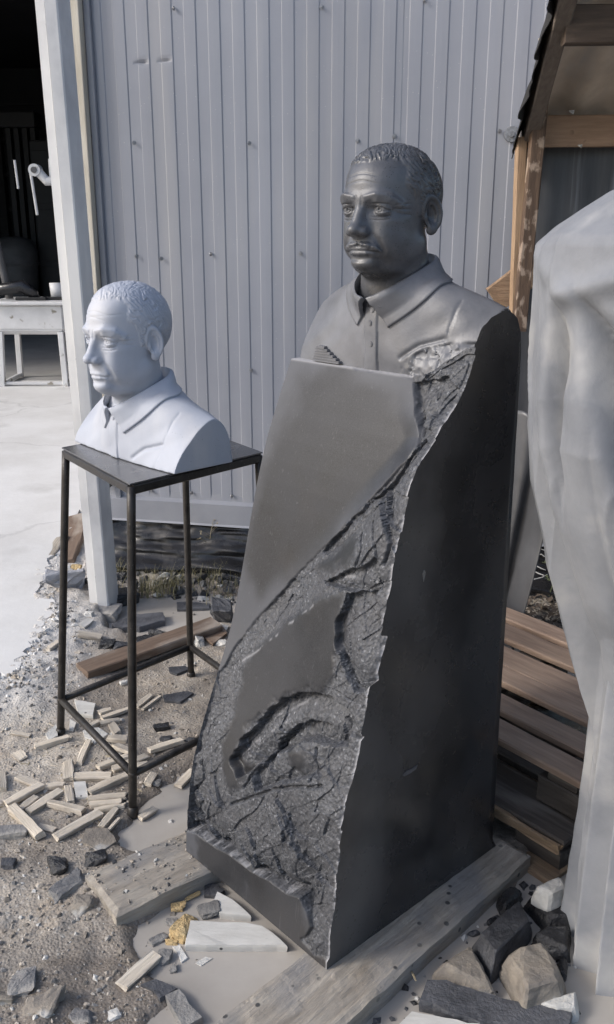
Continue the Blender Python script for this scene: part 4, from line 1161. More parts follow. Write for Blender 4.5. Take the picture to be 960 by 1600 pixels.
H5 = [(-.2, LEDGE[0][1])] + LEDGE + bzp([(480, 1428), (486, 1450), (472, 1470), (490, 1492), (508, 1500)]) + [(WB + .1, .13), (WB + .1, -.1), (-.2, -.1)]
C1 = bzp([(358, 1190), (372, 1165), (400, 1128), (440, 1094), (480, 1082), (514, 1092), (545, 1120), (540, 1170), (470, 1165), (410, 1190), (370, 1220)])
C2 = bzp([(392, 1215), (415, 1175), (440, 1145), (474, 1127), (500, 1135), (512, 1150), (500, 1215), (440, 1225), (395, 1240)])
CL1 = bzp([(541, 925), (526, 975), (524, 1010), (534, 1050), (552, 1082), (590, 1070), (592, 960), (585, 930)])
CL2 = bzp([(600, 735), (560, 785), (520, 830), (488, 868), (500, 872), (545, 830), (600, 770), (640, 720), (650, 700), (640, 690)])
CL3 = bzp([(505, 912), (530, 898), (560, 888), (585, 872), (592, 880), (590, 930), (545, 925)])
CL4 = bzp([(642, 596), (700, 590), (715, 610), (690, 645), (650, 660), (636, 690), (634, 650)])
CRK = [bzp(q) for q in ([(357, 1258), (390, 1248), (425, 1236), (470, 1231), (503, 1230)], [(378, 1232), (400, 1200), (425, 1170), (442, 1154)], [(556, 838), (562, 862), (556, 885)], [(578, 818), (588, 850), (590, 880), (594, 920)],
                        [(486, 1175), (484, 1222)], [(512, 1155), (506, 1182)], [(530, 1130), (548, 1150), (565, 1160)], [(640, 660), (620, 720), (590, 765)], [(600, 800), (610, 850), (600, 880)])]
nb, nz = 250, 560
bb = np.linspace(0, WB, nb)
zt = 1.312 + .068 * sstep(.385, WB, bb) + .004 * noise3(bb * 40, bb * 0, bb * 0, 2) * sstep(.37, .40, bb)
vv = np.linspace(0, 1, nz)
B = np.tile(bb, (nz, 1)); Z = .10 + vv[:, None] * (zt - .10)[None, :]
ah = sstep(.05, -.11, poly_sd(B, Z, H1))
a0 = a_base(B, Z) * ah + a_base(B * 0, Z) * (1 - ah)
jit = .0060 * fbm(B * 32, Z * 32, B * 0, 4, 19)
honed = np.zeros_like(B)
sdH = np.full_like(B, -1.0)
for H in (H1, H2, H3, H4, H5):
    soft = H in (H2, H3, H4)
    sd = poly_sd(B, Z, H) + jit * (2.6 if soft else 1)
    sdH = np.maximum(sdH, sd * (.25 if soft else 1))
rock = 1 - sstep(-.004, .003, sdH)
deep = np.maximum(sstep(0, .05, -sdH), sstep(.06, .0, line_d(B, Z, LEDGE)) * (poly_sd(B, Z, H5) < -.002))
u1 = B * 9 + .5 * noise3(B * 8, Z * 8, B * 0, 3); w1 = Z * 9 + .5 * noise3(B * 8, Z * 8, B * 0 + 4, 3)
ct, st__ = math.cos(.95), math.sin(.95)
fa = B * ct + Z * st__; fc = -B * st__ + Z * ct
fr = facets(fc * 26 + .4 * noise3(B * 12, Z * 12, B * 0, 33), fa * 8, 43) * .011 + facets(fc * 60, fa * 20, 47) * .004
fr += facets(B * 5.5 + Z * 3 + .2 * noise3(B * 9, Z * 9, B * 0, 31), Z * 4.2 - B, 41) * .030 + facets(u1 + w1 * .45, w1, 4) * .020 + facets(B * 60 + Z * 30, Z * 38, 12) * .0022
fr += .005 * fbm(fc * 26, fa * 11, B * 0, 4, 44) + .0014 * np.abs(fbm(B * 80 + Z * 60, Z * 30 - B * 24, B * 0, 3, 48))
edgek = .30 + .70 * sstep(0, .06, WB - B)
disp = rock * (.0035 + (.30 + .70 * deep) * edgek * (fr + .004))
def recess(P, depth, fall, sharp=.004):
    sd = poly_sd(B, Z, P) + jit * 1.5
    return depth * sstep(-sharp * .3, sharp, sd) * np.exp(-np.maximum(sd, 0) / fall)
disp += recess(C1, .030, .05) + recess(C2, .026, .04) + recess(CL1, .026, .05) + recess(CL2, .016, .03) + recess(CL3, .020, .03) + recess(CL4, .014, .05)
# broken ledge over the polished foot strip
ls = line_d(B, Z, LEDGE); above = (poly_sd(B, Z, H5) < 0)
disp += above * .030 * np.exp(-ls / .035) * sstep(0, .004, ls)
for c in CRK:
    disp += .010 * np.exp(-(line_d(B + jit, Z, c) / .0032) ** 2) * sstep(.0, .01, .02)
# chips along the right arris
er = WB - B
disp += rock * .005 * np.exp(-er / .012) * (1 + fbm(Z * 30, B * 10, Z * 0, 3, 66))
disp *= sstep(0, .004, B) * .92 + .08
disp += .0009 * fbm(B * 7, Z * 7, B * 0, 2, 3)
disp = np.where(Z > zt[None, :] - .012, disp * .6, disp)
Afr = a0 + disp
chip = np.exp(-(er / .0035) ** 2) * sstep(.0, .25, fbm(Z * 60, B * 0, Z * 0, 3, 23) + .25) * (Z < 1.3)
chip = np.maximum(chip, .7 * above * np.exp(-((ls - .001) / .0018) ** 2) * sstep(-.1, .3, fbm(B * 90, Z * 90, B * 0, 3, 29)))
chip = np.maximum(chip, .8 * np.exp(-((zt[None, :] - Z) / .0030) ** 2) * (B < .385))
for c in ([(345, 1052), (400, 1020), (452, 975), (490, 945)], [(520, 905), (548, 903)], [(402, 1130), (430, 1120), (470, 1100)], [(365, 1185), (395, 1160), (440, 1130)]):
    chip = np.maximum(chip, .5 * np.exp(-(line_d(B + jit, Z, bzp(c)) / .0028) ** 2) * sstep(0, .3, fbm(B * 60, Z * 60, B * 0, 2, 31) + .1))
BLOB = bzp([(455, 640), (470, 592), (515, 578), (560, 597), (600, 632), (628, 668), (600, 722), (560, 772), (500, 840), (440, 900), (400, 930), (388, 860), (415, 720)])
pale_mask = sstep(.030, -.045, poly_sd(B, Z, BLOB) + .045 * fbm(B * 11, Z * 9, B * 0, 5, 83)) * (poly_sd(B, Z, H1) > 0) * .75  # grey dusting; the lower-left reflection is put into the colour as well
pale_mask = np.maximum(pale_mask, .8 * sstep(-.1, .3, fbm(B * 12, Z * 7, B * 0, 5, 87)) * (poly_sd(B, Z, H5) > 0))
front = np.stack([B, Afr, Z], -1).reshape(-1, 3)
ii = np.arange(nb * nz).reshape(nz, nb)
Ff = np.stack([ii[:-1, :-1], ii[:-1, 1:], ii[1:, 1:], ii[1:, :-1]], -1).reshape(-1, 4)
# right face: from the broken arris to the back, rising to the cut of the shoulder
ARCH_F = [(1.36, .385), (1.38, .393), (1.422, .42), (1.438, .445), (1.446, .475)]
ARCH_B = [(.10, .600), (.13, .583), (1.0, .566), (1.305, .558), (1.36, .556), (1.40, .551), (1.43, .536), (1.442, .520), (1.446, .500)]
zr = np.concatenate([Z[:, -1], np.linspace(1.385, 1.446, 22)])
ar0 = np.concatenate([Afr[:, -1], np.interp(np.linspace(1.385, 1.446, 22), [p[0] for p in ARCH_F], [p[1] for p in ARCH_F])])
ar0[-22:] += .003 * fbm(zr[-22:] * 70, zr[-22:] * 0, zr[-22:] * 0, 2, 4)
ar1 = np.interp(zr, [p[0] for p in ARCH_B], [p[1] for p in ARCH_B]) + .0015 * fbm(zr * 9, zr * 0, zr * 0, 3, 5)
nc = 24; tt_ = np.linspace(0, 1, nc)
RA = ar0[:, None] * (1 - tt_) + ar1[:, None] * tt_
RZ = np.tile(zr[:, None], (1, nc))
RB = np.full_like(RA, WB) + .0006 * fbm(RA * 6, RZ * 6, RA * 0, 2, 6)
RB[:, 0] = WB
right = np.stack([RB, RA, RZ], -1).reshape(-1, 3); o1 = len(front); nr = len(zr)
jj = np.arange(nr * nc).reshape(nr, nc) + o1
Fr = np.stack([jj[:-1, :-1], jj[:-1, 1:], jj[1:, 1:], jj[1:, :-1]], -1).reshape(-1, 4)
# left face, back, underside and the top under the bust
AB = lambda z: np.interp(z, [p[0] for p in ARCH_B], [p[1] for p in ARCH_B])
left = np.stack([np.zeros(nz), AB(Z[:, 0]), Z[:, 0]], -1); o2 = o1 + len(right)
kk = np.arange(nz) + o2
Fl = np.stack([ii[:-1, 0], ii[1:, 0], kk[1:], kk[:-1]], -1)
Fb = np.stack([kk[:-1], kk[1:], jj[1:nz, -1], jj[:nz - 1, -1]], -1)
topb = np.stack([bb, np.full(nb, .556), zt], -1); o3 = o2 + nz; tk = np.arange(nb) + o3
Ft = np.stack([ii[-1, :-1], ii[-1, 1:], tk[1:], tk[:-1]], -1)
botb = np.stack([bb, np.full(nb, .600), np.full(nb, .10)], -1); o4 = o3 + nb; bk = np.arange(nb) + o4
Fbo = np.stack([ii[0, :-1], bk[:-1], bk[1:], ii[0, 1:]], -1)
Vall = np.concatenate([front, right, left, topb, botb])
Fall = np.concatenate([Ff, Fr, Fl, Fb, Ft, Fbo])
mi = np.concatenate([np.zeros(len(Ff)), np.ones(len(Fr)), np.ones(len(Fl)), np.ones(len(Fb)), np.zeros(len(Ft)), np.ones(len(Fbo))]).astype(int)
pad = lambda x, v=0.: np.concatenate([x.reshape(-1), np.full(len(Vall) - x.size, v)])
me = fast_mesh('block', Vall, Fall, [M['stone'], M['polished']], mat_idx=mi, attrs={'rock': pad(rock), 'pale_mask': pad(pale_mask), 'chip': pad(chip)})
rq = (rock[:-1, :-1].reshape(-1) < .5)
sm = np.ones(len(me.polygons), bool)
if len(sm) == len(Fall): sm[:len(rq)] = rq
me.polygons.foreach_set('use_smooth', sm)
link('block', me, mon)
# sharp arris between the front and the right face
def hard_edges(me, deg=40):
    a = me.attributes.new('sharp_face', 'BOOLEAN', 'FACE') if 'sharp_face' not in me.attributes else me.attributes['sharp_face']
    bm = bmesh.new(); bm.from_mesh(me); bm.normal_update()
    for e in bm.edges:
        if len(e.link_faces) == 2 and e.link_faces[0].material_index != e.link_faces[1].material_index: e.smooth = False
    bm.to_mesh(me); bm.free()
hard_edges(me)
# a pale scrape and a rubbed patch on the polished right face
for (px, py, pts_) in ((663, 898, [(0, .011), (.006, .004), (.004, -.004), (0, -.016), (-.003, -.006), (-.006, .003)]), (640, 1206, [(-.028, .002), (-.01, .006), (.012, .004), (.034, .006), (.030, -.003), (.004, -.005), (-.02, -.004)])):
    q = at_plane(px, py, LP + EB * (WB + .0016), EB) - LP; bm = bmesh.new()
    bm.faces.new([bm.verts.new((WB + .0016, q.dot(EA) + a_ * .8, q.z + z_)) for a_, z_ in pts_])
    r_ = bmesh.ops.extrude_face_region(bm, geom=bm.faces[:]); bmesh.ops.translate(bm, vec=(-.003, 0, 0), verts=[v for v in r_['geom'] if isinstance(v, bmesh.types.BMVert)])
    bmesh.ops.recalc_face_normals(bm, faces=bm.faces)
    link('scuff', bm_mesh('scuff', bm, [M['carved'] if py > 1000 else M['chip_grey']]), mon)
# saw steps left of the shirt front, where the stone is not yet finished
bm = bmesh.new()
for k in range(6):
    add_box(bm, (.118 - .006 * k, .402 + .0022 * k, 1.3165 + .0056 * k), (.088 - .012 * k, .070, .0036))
    add_box(bm, (.118 - .006 * k, .4045 + .0022 * k, 1.3165 + .0056 * k + .0026), (.082 - .012 * k, .068, .0022))
link('saw_step', bm_mesh('saw_step', bm, [M['carved_shirt']]), mon)

# ---------------------------------------------------------------- busts
def build_bust(root, S, org, half, cf, rf, base, mats, curl, moustache, hstep, tstep, buttons, yaw, slant, hs=(1, 1, 1), hewn=0.0):
    fn = lambda P: torso_field(P, base, half, cf, rf, slant, hewn)
    V, F = mesh_sdf(lambda P: head_field(P, moustache, curl), (-.1, -.135, -.216), (.1, .125, .13), hstep)
    c, s = math.cos(yaw), math.sin(yaw)
    py = .03
    V = V * np.array(hs)
    V = np.stack([V[:, 0] * c - (V[:, 1] - py) * s, V[:, 0] * s + (V[:, 1] - py) * c + py, V[:, 2]], 1)
    V2, F2 = mesh_sdf(fn, (-half - .02, -.16, base - .02), (half + .02, .24, -.07), tstep)
    o = Vector(org)
    hd = fast_mesh('head', V * S, F, [mats[0]])
    sh = fast_mesh('shirt', V2 * S, F2, [mats[1], mats[2]])
    n = np.empty(len(sh.polygons) * 3, np.float32); sh.polygons.foreach_get('normal', n); n = n.reshape(-1, 3)
    cen = np.empty(len(sh.polygons) * 3, np.float32); sh.polygons.foreach_get('center', cen); cen = cen.reshape(-1, 3) / S
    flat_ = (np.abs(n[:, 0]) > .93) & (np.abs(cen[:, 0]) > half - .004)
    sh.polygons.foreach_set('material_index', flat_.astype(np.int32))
    hard_edges(sh)
    co = collar_mesh(fn, 'collar', [mats[1]])
    co.transform(Matrix.Scale(S, 4))
    link('head', hd, root, o); link('shirt', sh, root, o); link('collar', co, root, o)
    bz = [-.172, -.207, -.243, -.275][:buttons]
    bm = bmesh.new()
    bmesh.ops.create_cone(bm, cap_ends=True, segments=16, radius1=.0058, radius2=.0050, depth=.0022)
    bmesh.ops.create_cone(bm, cap_ends=True, segments=12, radius1=.0030, radius2=.0034, depth=.0012, matrix=Matrix.Translation((0, 0, .0015)))
    bme = bm_mesh('button', bm, [mats[1]], False); bme.transform(Matrix.Scale(S, 4))
    for z in bz:
        p = project(fn, [(.000, -.09, z)], .0006)[0]
        q = project(fn, [(.000, -.09, z - .02)], .0006)[0]
        tl = math.atan2(p[1] - q[1], p[2] - q[2])
        link('button', bme, root, o + Vector([float(v) for v in p]) * S, (R(90) - tl, 0, 0))
A0 = .411
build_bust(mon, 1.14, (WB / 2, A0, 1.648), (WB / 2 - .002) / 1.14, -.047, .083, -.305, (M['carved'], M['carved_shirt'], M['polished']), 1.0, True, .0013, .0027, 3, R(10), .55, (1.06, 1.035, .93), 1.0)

gc = Vector((-.551, 2.476, 0)) + EA * (.052 * 1.22)
cast = thing('grey_bust', 'pale grey bust of a man in a collared shirt, standing on the black stand', 'bust', (gc.x, gc.y, .9895), BROT)
build_bust(cast, 1.22, (0, 0, .276 * 1.22), .22, -.045, .095, -.276, (M['clay'], M['clay'], M['clay']), .5, False, .0015, .0030, 1, R(9), .80)
# ---------------------------------------------------------------- the black metal stand
T = [at(103, 701, .985), at(205, 756, .985), at(404, 708, .985)]
T.append(T[0] + T[2] - T[1])                       # order: 1, 2, 4, 3
Ft_ = [at(95, 1150, .056), at(208, 1274, .056), None, at(299, 1060, .056)]
Ft_[2] = Ft_[1] + Ft_[3] - Ft_[0]
ctr = sum(T, Vector()) / 4
stand = thing('metal_stand', 'tall black steel stand carrying the pale grey bust', 'stand', (ctr.x, ctr.y, 0))
def sp(name, bm, m='stand', smooth=True):
    me = bm_mesh(name, bm, [M[m]], smooth); me.transform(Matrix.Translation((-ctr.x, -ctr.y, 0))); return link(name, me, stand)
bm = bmesh.new()
cn = [T[i] + (T[i] - ctr).normalized() * .012 for i in range(4)]
up = [bm.verts.new((c.x, c.y, .9885)) for c in cn]; lo = [bm.verts.new((c.x, c.y, .9845)) for c in cn]
f1 = bm.faces.new(up[::-1]); bm.faces.new(lo)
for k in range(4): bm.faces.new((up[k], up[(k + 1) % 4], lo[(k + 1) % 4], lo[k]))
bmesh.ops.recalc_face_normals(bm, faces=bm.faces); sp('table_top', bm, 'stand_top', False)
tops = [Vector((c.x, c.y, .982)) for c in T]
for k in range(4):
    a_, b_ = tops[k], tops[(k + 1) % 4]
    sp('top_rail', beam_bm(a_ + (b_ - a_).normalized() * .002 - Vector((0, 0, .012)), b_ - (b_ - a_).normalized() * .002 - Vector((0, 0, .012)), .022, .024, seg=6, wob=.0006, bev=.003), smooth=False)
kneel = []
for k in range(4):
    f, t = Ft_[k], tops[k] - Vector((0, 0, .004))
    bm = bmesh.new(); bmesh.ops.create_uvsphere(bm, u_segments=10, v_segments=8, radius=.0135, matrix=Matrix.Translation(f + (t - f) * .135)); tube(bm, [f + (t - f) * (i / 12) + Vector((.0008 * mnoise.noise(Vector((k, i, 0))), 0, 0)) for i in range(13)], .0118, 14); sp('leg', bm)
    bm = bmesh.new(); d = (t - f).normalized(); tube(bm, [f - d * .004, f + d * .004, f + d * .024, f + d * .028], [.0150, .0160, .0150, .0118], 16); sp('foot', bm)
    kneel.append(f + (t - f) * .135)
for k in range(4):
    bm = bmesh.new(); a_, b_ = kneel[k], kneel[(k + 1) % 4]; tube(bm, [a_, a_ * .5 + b_ * .5, b_], .0110, 12); sp('stretcher', bm)
# ---------------------------------------------------------------- slatted pallets behind the block
PD = Vector((.62, -.785, 0)).normalized(); PN = Vector((.785, .62, 0)).normalized()
def pt(t, n, z): return PD * t + PN * n + Vector((0, 0, z))
pal = thing('slatted_pallet', 'reddish wooden pallet of spaced boards, upper one of the pair behind the black block', 'pallet', pt(-1.55, 2.1, .17))
PO = Vector(pal.location)
def ppart(name, bm, m, root=pal):
    me = bm_mesh(name, bm, [M[m]]); c = sum((v.co for v in me.vertices), Vector()) / len(me.vertices)
    # boards keep their own axes so the grain runs along them
    rot = math.atan2(PD.y, PD.x); me.transform(Matrix.Rotation(-rot, 4, 'Z') @ Matrix.Translation(-c))
    o = link(name, me, root, c - Vector(root.location), (0, 0, rot)); return o
for k, (n0, n1, dz) in enumerate([(2.390, 2.478, 0), (2.254, 2.355, .002), (2.102, 2.218, -.002), (2.003, 2.095, .003), (1.870, 1.954, 0), (1.741, 1.829, .002)]):
    n = (n0 + n1) / 2
    ppart('slat', beam_bm(pt(-2.28 + .02 * k, n, .269 + dz), pt(-1.06 + .015 * (k % 3), n + .004 * (k % 2), .269 + dz), n1 - n0, .022, seg=12, wob=.0025, seed=k), 'pallet')
for n in (-2.15, -1.66, -1.16):
    a_ = pt(n, 1.755, .2465); b_ = pt(n, 2.47, .2465)
    ppart('cross_board', beam_bm(a_, b_, .09, .020, seg=8, seed=n), 'pallet_dark')
low = thing('old_pallet', 'dark weathered pallet underneath the reddish one, its front edge split', 'pallet', pt(-1.55, 2.0, .05))
ppart('slat', beam_bm(pt(-2.25, 1.725, .147), pt(-1.08, 1.740, .147), .165, .026, seg=16, wob=.004, seed=21), 'pallet_dark', low)
ppart('split_edge', beam_bm(pt(-2.2, 1.632, .140), pt(-1.08, 1.650, .140), .012, .026, seg=26, wob=.006, seed=22, bev=.002), 'pallet_edge', low)
for k, n in enumerate((1.90, 2.08, 2.28)): ppart('slat', beam_bm(pt(-2.25, n, .147), pt(-1.08, n, .147), .10, .024, seg=8, wob=.003, seed=30 + k), 'pallet_dark', low)
for n in (-2.15, -1.66, -1.16):
    ppart('cross_board', beam_bm(pt(n, 1.66, .123), pt(n, 2.4, .123), .09, .020, seg=6, seed=n), 'pallet_dark', low)
    for q in (1.715, 2.02, 2.33): ppart('block', beam_bm(pt(n - .07, q, .086), pt(n + .07, q, .086), .09, .050, seg=3, seed=q + n), 'pallet_dark', low)
    for q in (1.79, 2.02, 2.33): ppart('spacer', beam_bm(pt(n - .07, q, .199), pt(n + .07, q, .199), .085, .075, seg=3, seed=q + n), 'pallet_dark', pal)
ppart('bottom_board', beam_bm(pt(-2.25, 1.665, .052), pt(-1.08, 1.675, .052), .115, .022, seg=14, wob=.003, seed=40), 'pallet_edge', low)
ppart('bottom_board', beam_bm(pt(-2.25, 2.02, .052), pt(-1.08, 2.02, .052), .10, .022, seg=8, wob=.003, seed=41), 'pallet_dark', low)

# ---------------------------------------------------------------- the tarpaulin at the right edge
TC = Vector((.86, 1.64, 0))
tp = thing('tarpaulin', 'large pale grey tarpaulin draped over something tall at the right edge', 'tarpaulin', TC)
LEFT = [(.77, .245), (.844, .282), (.919, .312), (1.018, .350), (1.108, .382), (1.195, .412), (1.292, .424), (1.385, .424), (1.519, .426), (1.575, .424), (1.592, .416), (1.636, .365), (1.667, .325), (1.70, .26), (1.735, .16), (1.745, .0)]
nu, nv = 520, 250
ph = np.linspace(0, 2 * math.pi, nu + 1)[:-1]; tz = np.linspace(0, 1, nv + 1)
def drape_xyz():
    zc = .62 + 1.125 * tz ** .9
    PHI, ZZ = np.meshgrid(ph, zc)
    rr_ = np.interp(ZZ, [l[0] for l in LEFT], [l[1] for l in LEFT]); rr_ = np.where(ZZ < .77, .245 - (.77 - ZZ) * .25, rr_)
    # PHI measured from the left (-x) towards the camera (-y)
    cx, cy = -np.cos(PHI), -np.sin(PHI)
    hang = np.clip((1.60 - ZZ) / .9, 0, 1)
    wz = ZZ + .10 * np.sin(PHI * 2.0)
    pw = PHI * 2.1 + .55 * np.sin(PHI * 1.7 + 1.0) + .6 * noise3(cx * 1.6, cy * 1.6, cx * 0 + 2.2, 5) + .16 * np.sin(ZZ * 2.6 + PHI)
    amp_ = .006 + .046 * sstep(1.55, .72, ZZ) ** 1.2
    v1 = np.abs(np.sin(pw * 1.25)) ** .65; v2 = np.abs(np.sin(pw * 2.9 + 1.1 + .5 * ZZ)) ** .65
    fold = .014 + amp_ * (v1 - .68) + amp_ * .42 * (v2 - .72) + .020 * fbm(cx * 1.7, cy * 1.7, ZZ * 1.0, 2, 17) + .006 * fbm(cx * 4, cy * 4, ZZ * 2.2, 3, 18) + .0016 * fbm(cx * 16, cy * 16, ZZ * 12, 3, 19)
    for pts, dep, wd in (([(.17, 1.55), (.18, 1.45), (.15, 1.30), (.12, 1.10)], .070, .045), ([(.33, 1.55), (.42, 1.44), (.58, 1.22), (.72, 1.02), (.82, .84), (.88, .6)], .105, .06), ([(.95, 1.56), (1.1, 1.3), (1.25, .9)], .06, .09), ([(2.2, 1.5), (2.3, .7)], .05, .1)):
        side = np.interp(ZZ, [p[1] for p in pts][::-1], [p[0] for p in pts][::-1]); s_ = PHI - side
        env = sstep(pts[0][1] + .0, pts[0][1] - .22, ZZ) * sstep(pts[-1][1] - .1, pts[-1][1] + .15, ZZ)
        fold = fold - dep * env * np.exp(-np.clip(s_, 0, 9) / (wd * 2.4)) * np.exp(-np.clip(-s_, 0, 9) / (wd * .45))
    q1_ = fbm(cx * 2.4 + ZZ * 1.2, cy * 2.4, ZZ * 2.0, 2, 57)
    fold = fold + .007 * np.exp(-np.abs(q1_) * 14)
    fold = fold + .010 * np.exp(-((wz - 1.55) / .03) ** 2) + .016 * np.exp(-((ZZ - 1.46 - .10 * PHI) / .022) ** 2) * sstep(.05, .3, PHI) * sstep(1.6, 1.1, PHI)
    rad = rr_ + fold * sstep(1.74, 1.62, ZZ)
    hem = .012 * np.sin(PHI * 9) * (1 - tz[:, None]) + (.30 * np.clip(np.abs(PHI - .55) / 1.5, 0, 1) ** 1.3 * -1 + .12) * (1 - tz[:, None]) ** 1.5
    return np.stack([cx * rad, cy * rad * (.78 + .1 * (cy > 0)), ZZ + hem], -1)
V = drape_xyz().reshape(-1, 3); ii = np.arange(nu * (nv + 1)).reshape(nv + 1, nu); i2 = np.roll(ii, -1, axis=1)
F = np.stack([ii[:-1], ii[1:], i2[1:], i2[:-1]], -1).reshape(-1, 4)
o = link('upper_drape', fast_mesh('upper_drape', V, F[:, ::-1], [M['tarp']]), tp); sd_ = o.modifiers.new('s', 'SOLIDIFY'); sd_.thickness = .004
# lower wrap: close vertical pleats reaching the ground
nv2 = 70; tz2 = np.linspace(0, 1, nv2 + 1)
PHI, TT = np.meshgrid(ph, tz2); ZZ = .02 + TT * 1.05
cx, cy = -np.cos(PHI), -np.sin(PHI)
pl = np.abs(((PHI * 3.1 + .25 * np.sin(ZZ * 2.4) + .4) % 1.0) - .5) * 2
rad = .222 + .012 * (1 - TT) + .036 * pl ** 1.6 * (1.1 - .5 * TT) + .010 * np.abs(np.sin(PHI * 8.5 + ZZ * 1.5)) + .010 * fbm(cx * 3, cy * 3, ZZ * 1.3, 3, 27)
V = np.stack([cx * rad, cy * rad * .9, ZZ + .01 * np.sin(PHI * 11) * (1 - TT)], -1).reshape(-1, 3)
ii = np.arange(nu * (nv2 + 1)).reshape(nv2 + 1, nu); i2 = np.roll(ii, -1, axis=1)
F = np.stack([ii[:-1], ii[1:], i2[1:], i2[:-1]], -1).reshape(-1, 4)
o = link('lower_wrap', fast_mesh('lower_wrap', V, F[:, ::-1], [M['tarp']]), tp); sd_ = o.modifiers.new('s', 'SOLIDIFY'); sd_.thickness = .004

# ---------------------------------------------------------------- timbers under the block
def timber(p0, p1, w, h, ztop, name, label, seed):
    a_ = Vector((p0[0], p0[1], 0)); b_ = Vector((p1[0], p1[1], 0)); c = (a_ + b_) / 2; L = (b_ - a_).length; rot = math.atan2((b_ - a_).y, (b_ - a_).x)
    nx_, ny_ = int(L / .012), max(6, int(w / .012))
    xs = np.linspace(-L / 2, L / 2, nx_); ys = np.linspace(-w / 2, w / 2, ny_)
    XX, YY = np.meshgrid(xs, ys)
    ed = np.minimum(np.minimum(w / 2 - np.abs(YY), L / 2 - np.abs(XX)), .03)
    ZT = .0035 * fbm(XX * 9, YY * 16, XX * 0, 4, seed) + .004 * np.maximum(0, fbm(XX * 26, YY * 26, XX * 0, 3, seed + 3)) - .006 * np.exp(-ed / .005) * (1 + fbm(XX * 18, YY * 18, XX * 0, 2, seed + 5))
    XJ = XX + .005 * fbm(YY * 16, XX * 3, XX * 0, 3, seed + 6) * (np.abs(XX) > L / 2 - .01); YJ = YY + .0035 * fbm(XX * 9, YY * 0, XX * 0, 3, seed + 8) * (np.abs(YY) > w / 2 - .004)
    top = np.stack([XJ, YJ, ZT], -1).reshape(-1, 3); ii = np.arange(nx_ * ny_).reshape(ny_, nx_)
    F = np.stack([ii[:-1, :-1], ii[:-1, 1:], ii[1:, 1:], ii[1:, :-1]], -1).reshape(-1, 4)
    edge = np.concatenate([ii[0, :], ii[1:, -1], ii[-1, -2::-1], ii[-2:0:-1, 0]])
    V = [top]; Fs = [F]; prev = edge; n = len(top)
    for k, zz in enumerate((.35, .7, 1.0)):
        r = top[edge].copy(); r[:, 2] = -h * zz; nrm = r[:, :2] / np.array([L / 2, w / 2]); r[:, :2] *= 1 + .010 * fbm(r[:, 0:1] * 14, r[:, 1:2] * 14, r[:, 2:3] * 60 + zz * 7, 2, seed)
        V.append(r); cur = np.arange(len(edge)) + n; n += len(edge)
        Fs.append(np.stack([prev, cur, np.roll(cur, -1), np.roll(prev, -1)], -1)); prev = cur
    o = link(name, fast_mesh(name, np.concatenate(V), np.concatenate(Fs), [M['sleeper']], smooth=False), None, (c.x, c.y, ztop), (0, 0, rot))
    return tag(o, label, 'timber')
q0 = at(185, 1428, .0985); q1 = at(130, 1365, .0985); dl = Vector((.80, .60, 0)).normalized()
w_l = (q1 - q0).length; m_ = (q0 + q1) / 2
timber(m_, m_ + dl * .62, w_l, .065, .0985, 'support_timber', 'thick muddy plank lying under the left corner of the black block', 11)
e0 = at(830, 1335, .0985); e1 = at(560, 1580, .0985); dr = (e0 - e1).normalized(); nr_ = Vector((-dr.y, dr.x, 0))
m0 = e0 + nr_ * .095
timber(m0 - dr * 1.02, m0, .19, .05, .0985, 'support_timber', 'long muddy plank running along the right side of the black block to the bottom edge', 17)

# ---------------------------------------------------------------- loose stones and offcuts
def rock_mesh(size, mats, seed, boxy=.5, sub=2, rough=.06):
    rnd = random.Random(seed); bm = bmesh.new()
    for sx in (-1, 1):
        for sy in (-1, 1):
            for sz in (-1, 1):
                k = 1 - (1 - boxy) * rnd.random() * .9
                bm.verts.new((sx * k * rnd.uniform(.75, 1), sy * k * rnd.uniform(.75, 1), sz * k * rnd.uniform(.75, 1)))
    for _ in range(4):
        v = Vector((rnd.gauss(0, 1), rnd.gauss(0, 1), rnd.gauss(0, 1))).normalized(); bm.verts.new(v * rnd.uniform(.8, 1.1))
    r = bmesh.ops.convex_hull(bm, input=bm.verts)
    bmesh.ops.delete(bm, geom=[v for v in bm.verts if not v.link_faces], context='VERTS')
    bmesh.ops.bevel(bm, geom=bm.edges[:], offset=.07, segments=1, affect='EDGES', clamp_overlap=True)
    bmesh.ops.triangulate(bm, faces=bm.faces)
    if sub: bmesh.ops.subdivide_edges(bm, edges=[e for e in bm.edges if e.calc_length() > .35], cuts=sub, use_grid_fill=True); bmesh.ops.triangulate(bm, faces=bm.faces)
    for v in bm.verts:
        p = v.co * 1.8 + Vector((seed * 7.3, 0, 0)); v.co += v.normal * (mnoise.noise(p) * rough + mnoise.noise(p * 3) * rough * .6)
        v.co = Vector((v.co.x * size[0] / 2, v.co.y * size[1] / 2, v.co.z * size[2] / 2))
    return bm_mesh('stone', bm, mats)
def stone(px, py, size, rot, m, seed, label, name='stone', cat='stone', z=None, sink=.42, tilt=(0, 0), boxy=.35, rough=.15, group=None):
    p = at(px, py, .075); zz = top_z(p.x, p.y) if z is None else z
    o = link(name, rock_mesh(size, [M[m]], seed, boxy, rough=rough), None, (p.x, p.y, zz + size[2] * (.5 - sink)), (R(tilt[0]), R(tilt[1]), R(rot)))
    return tag(o, label, cat, group)
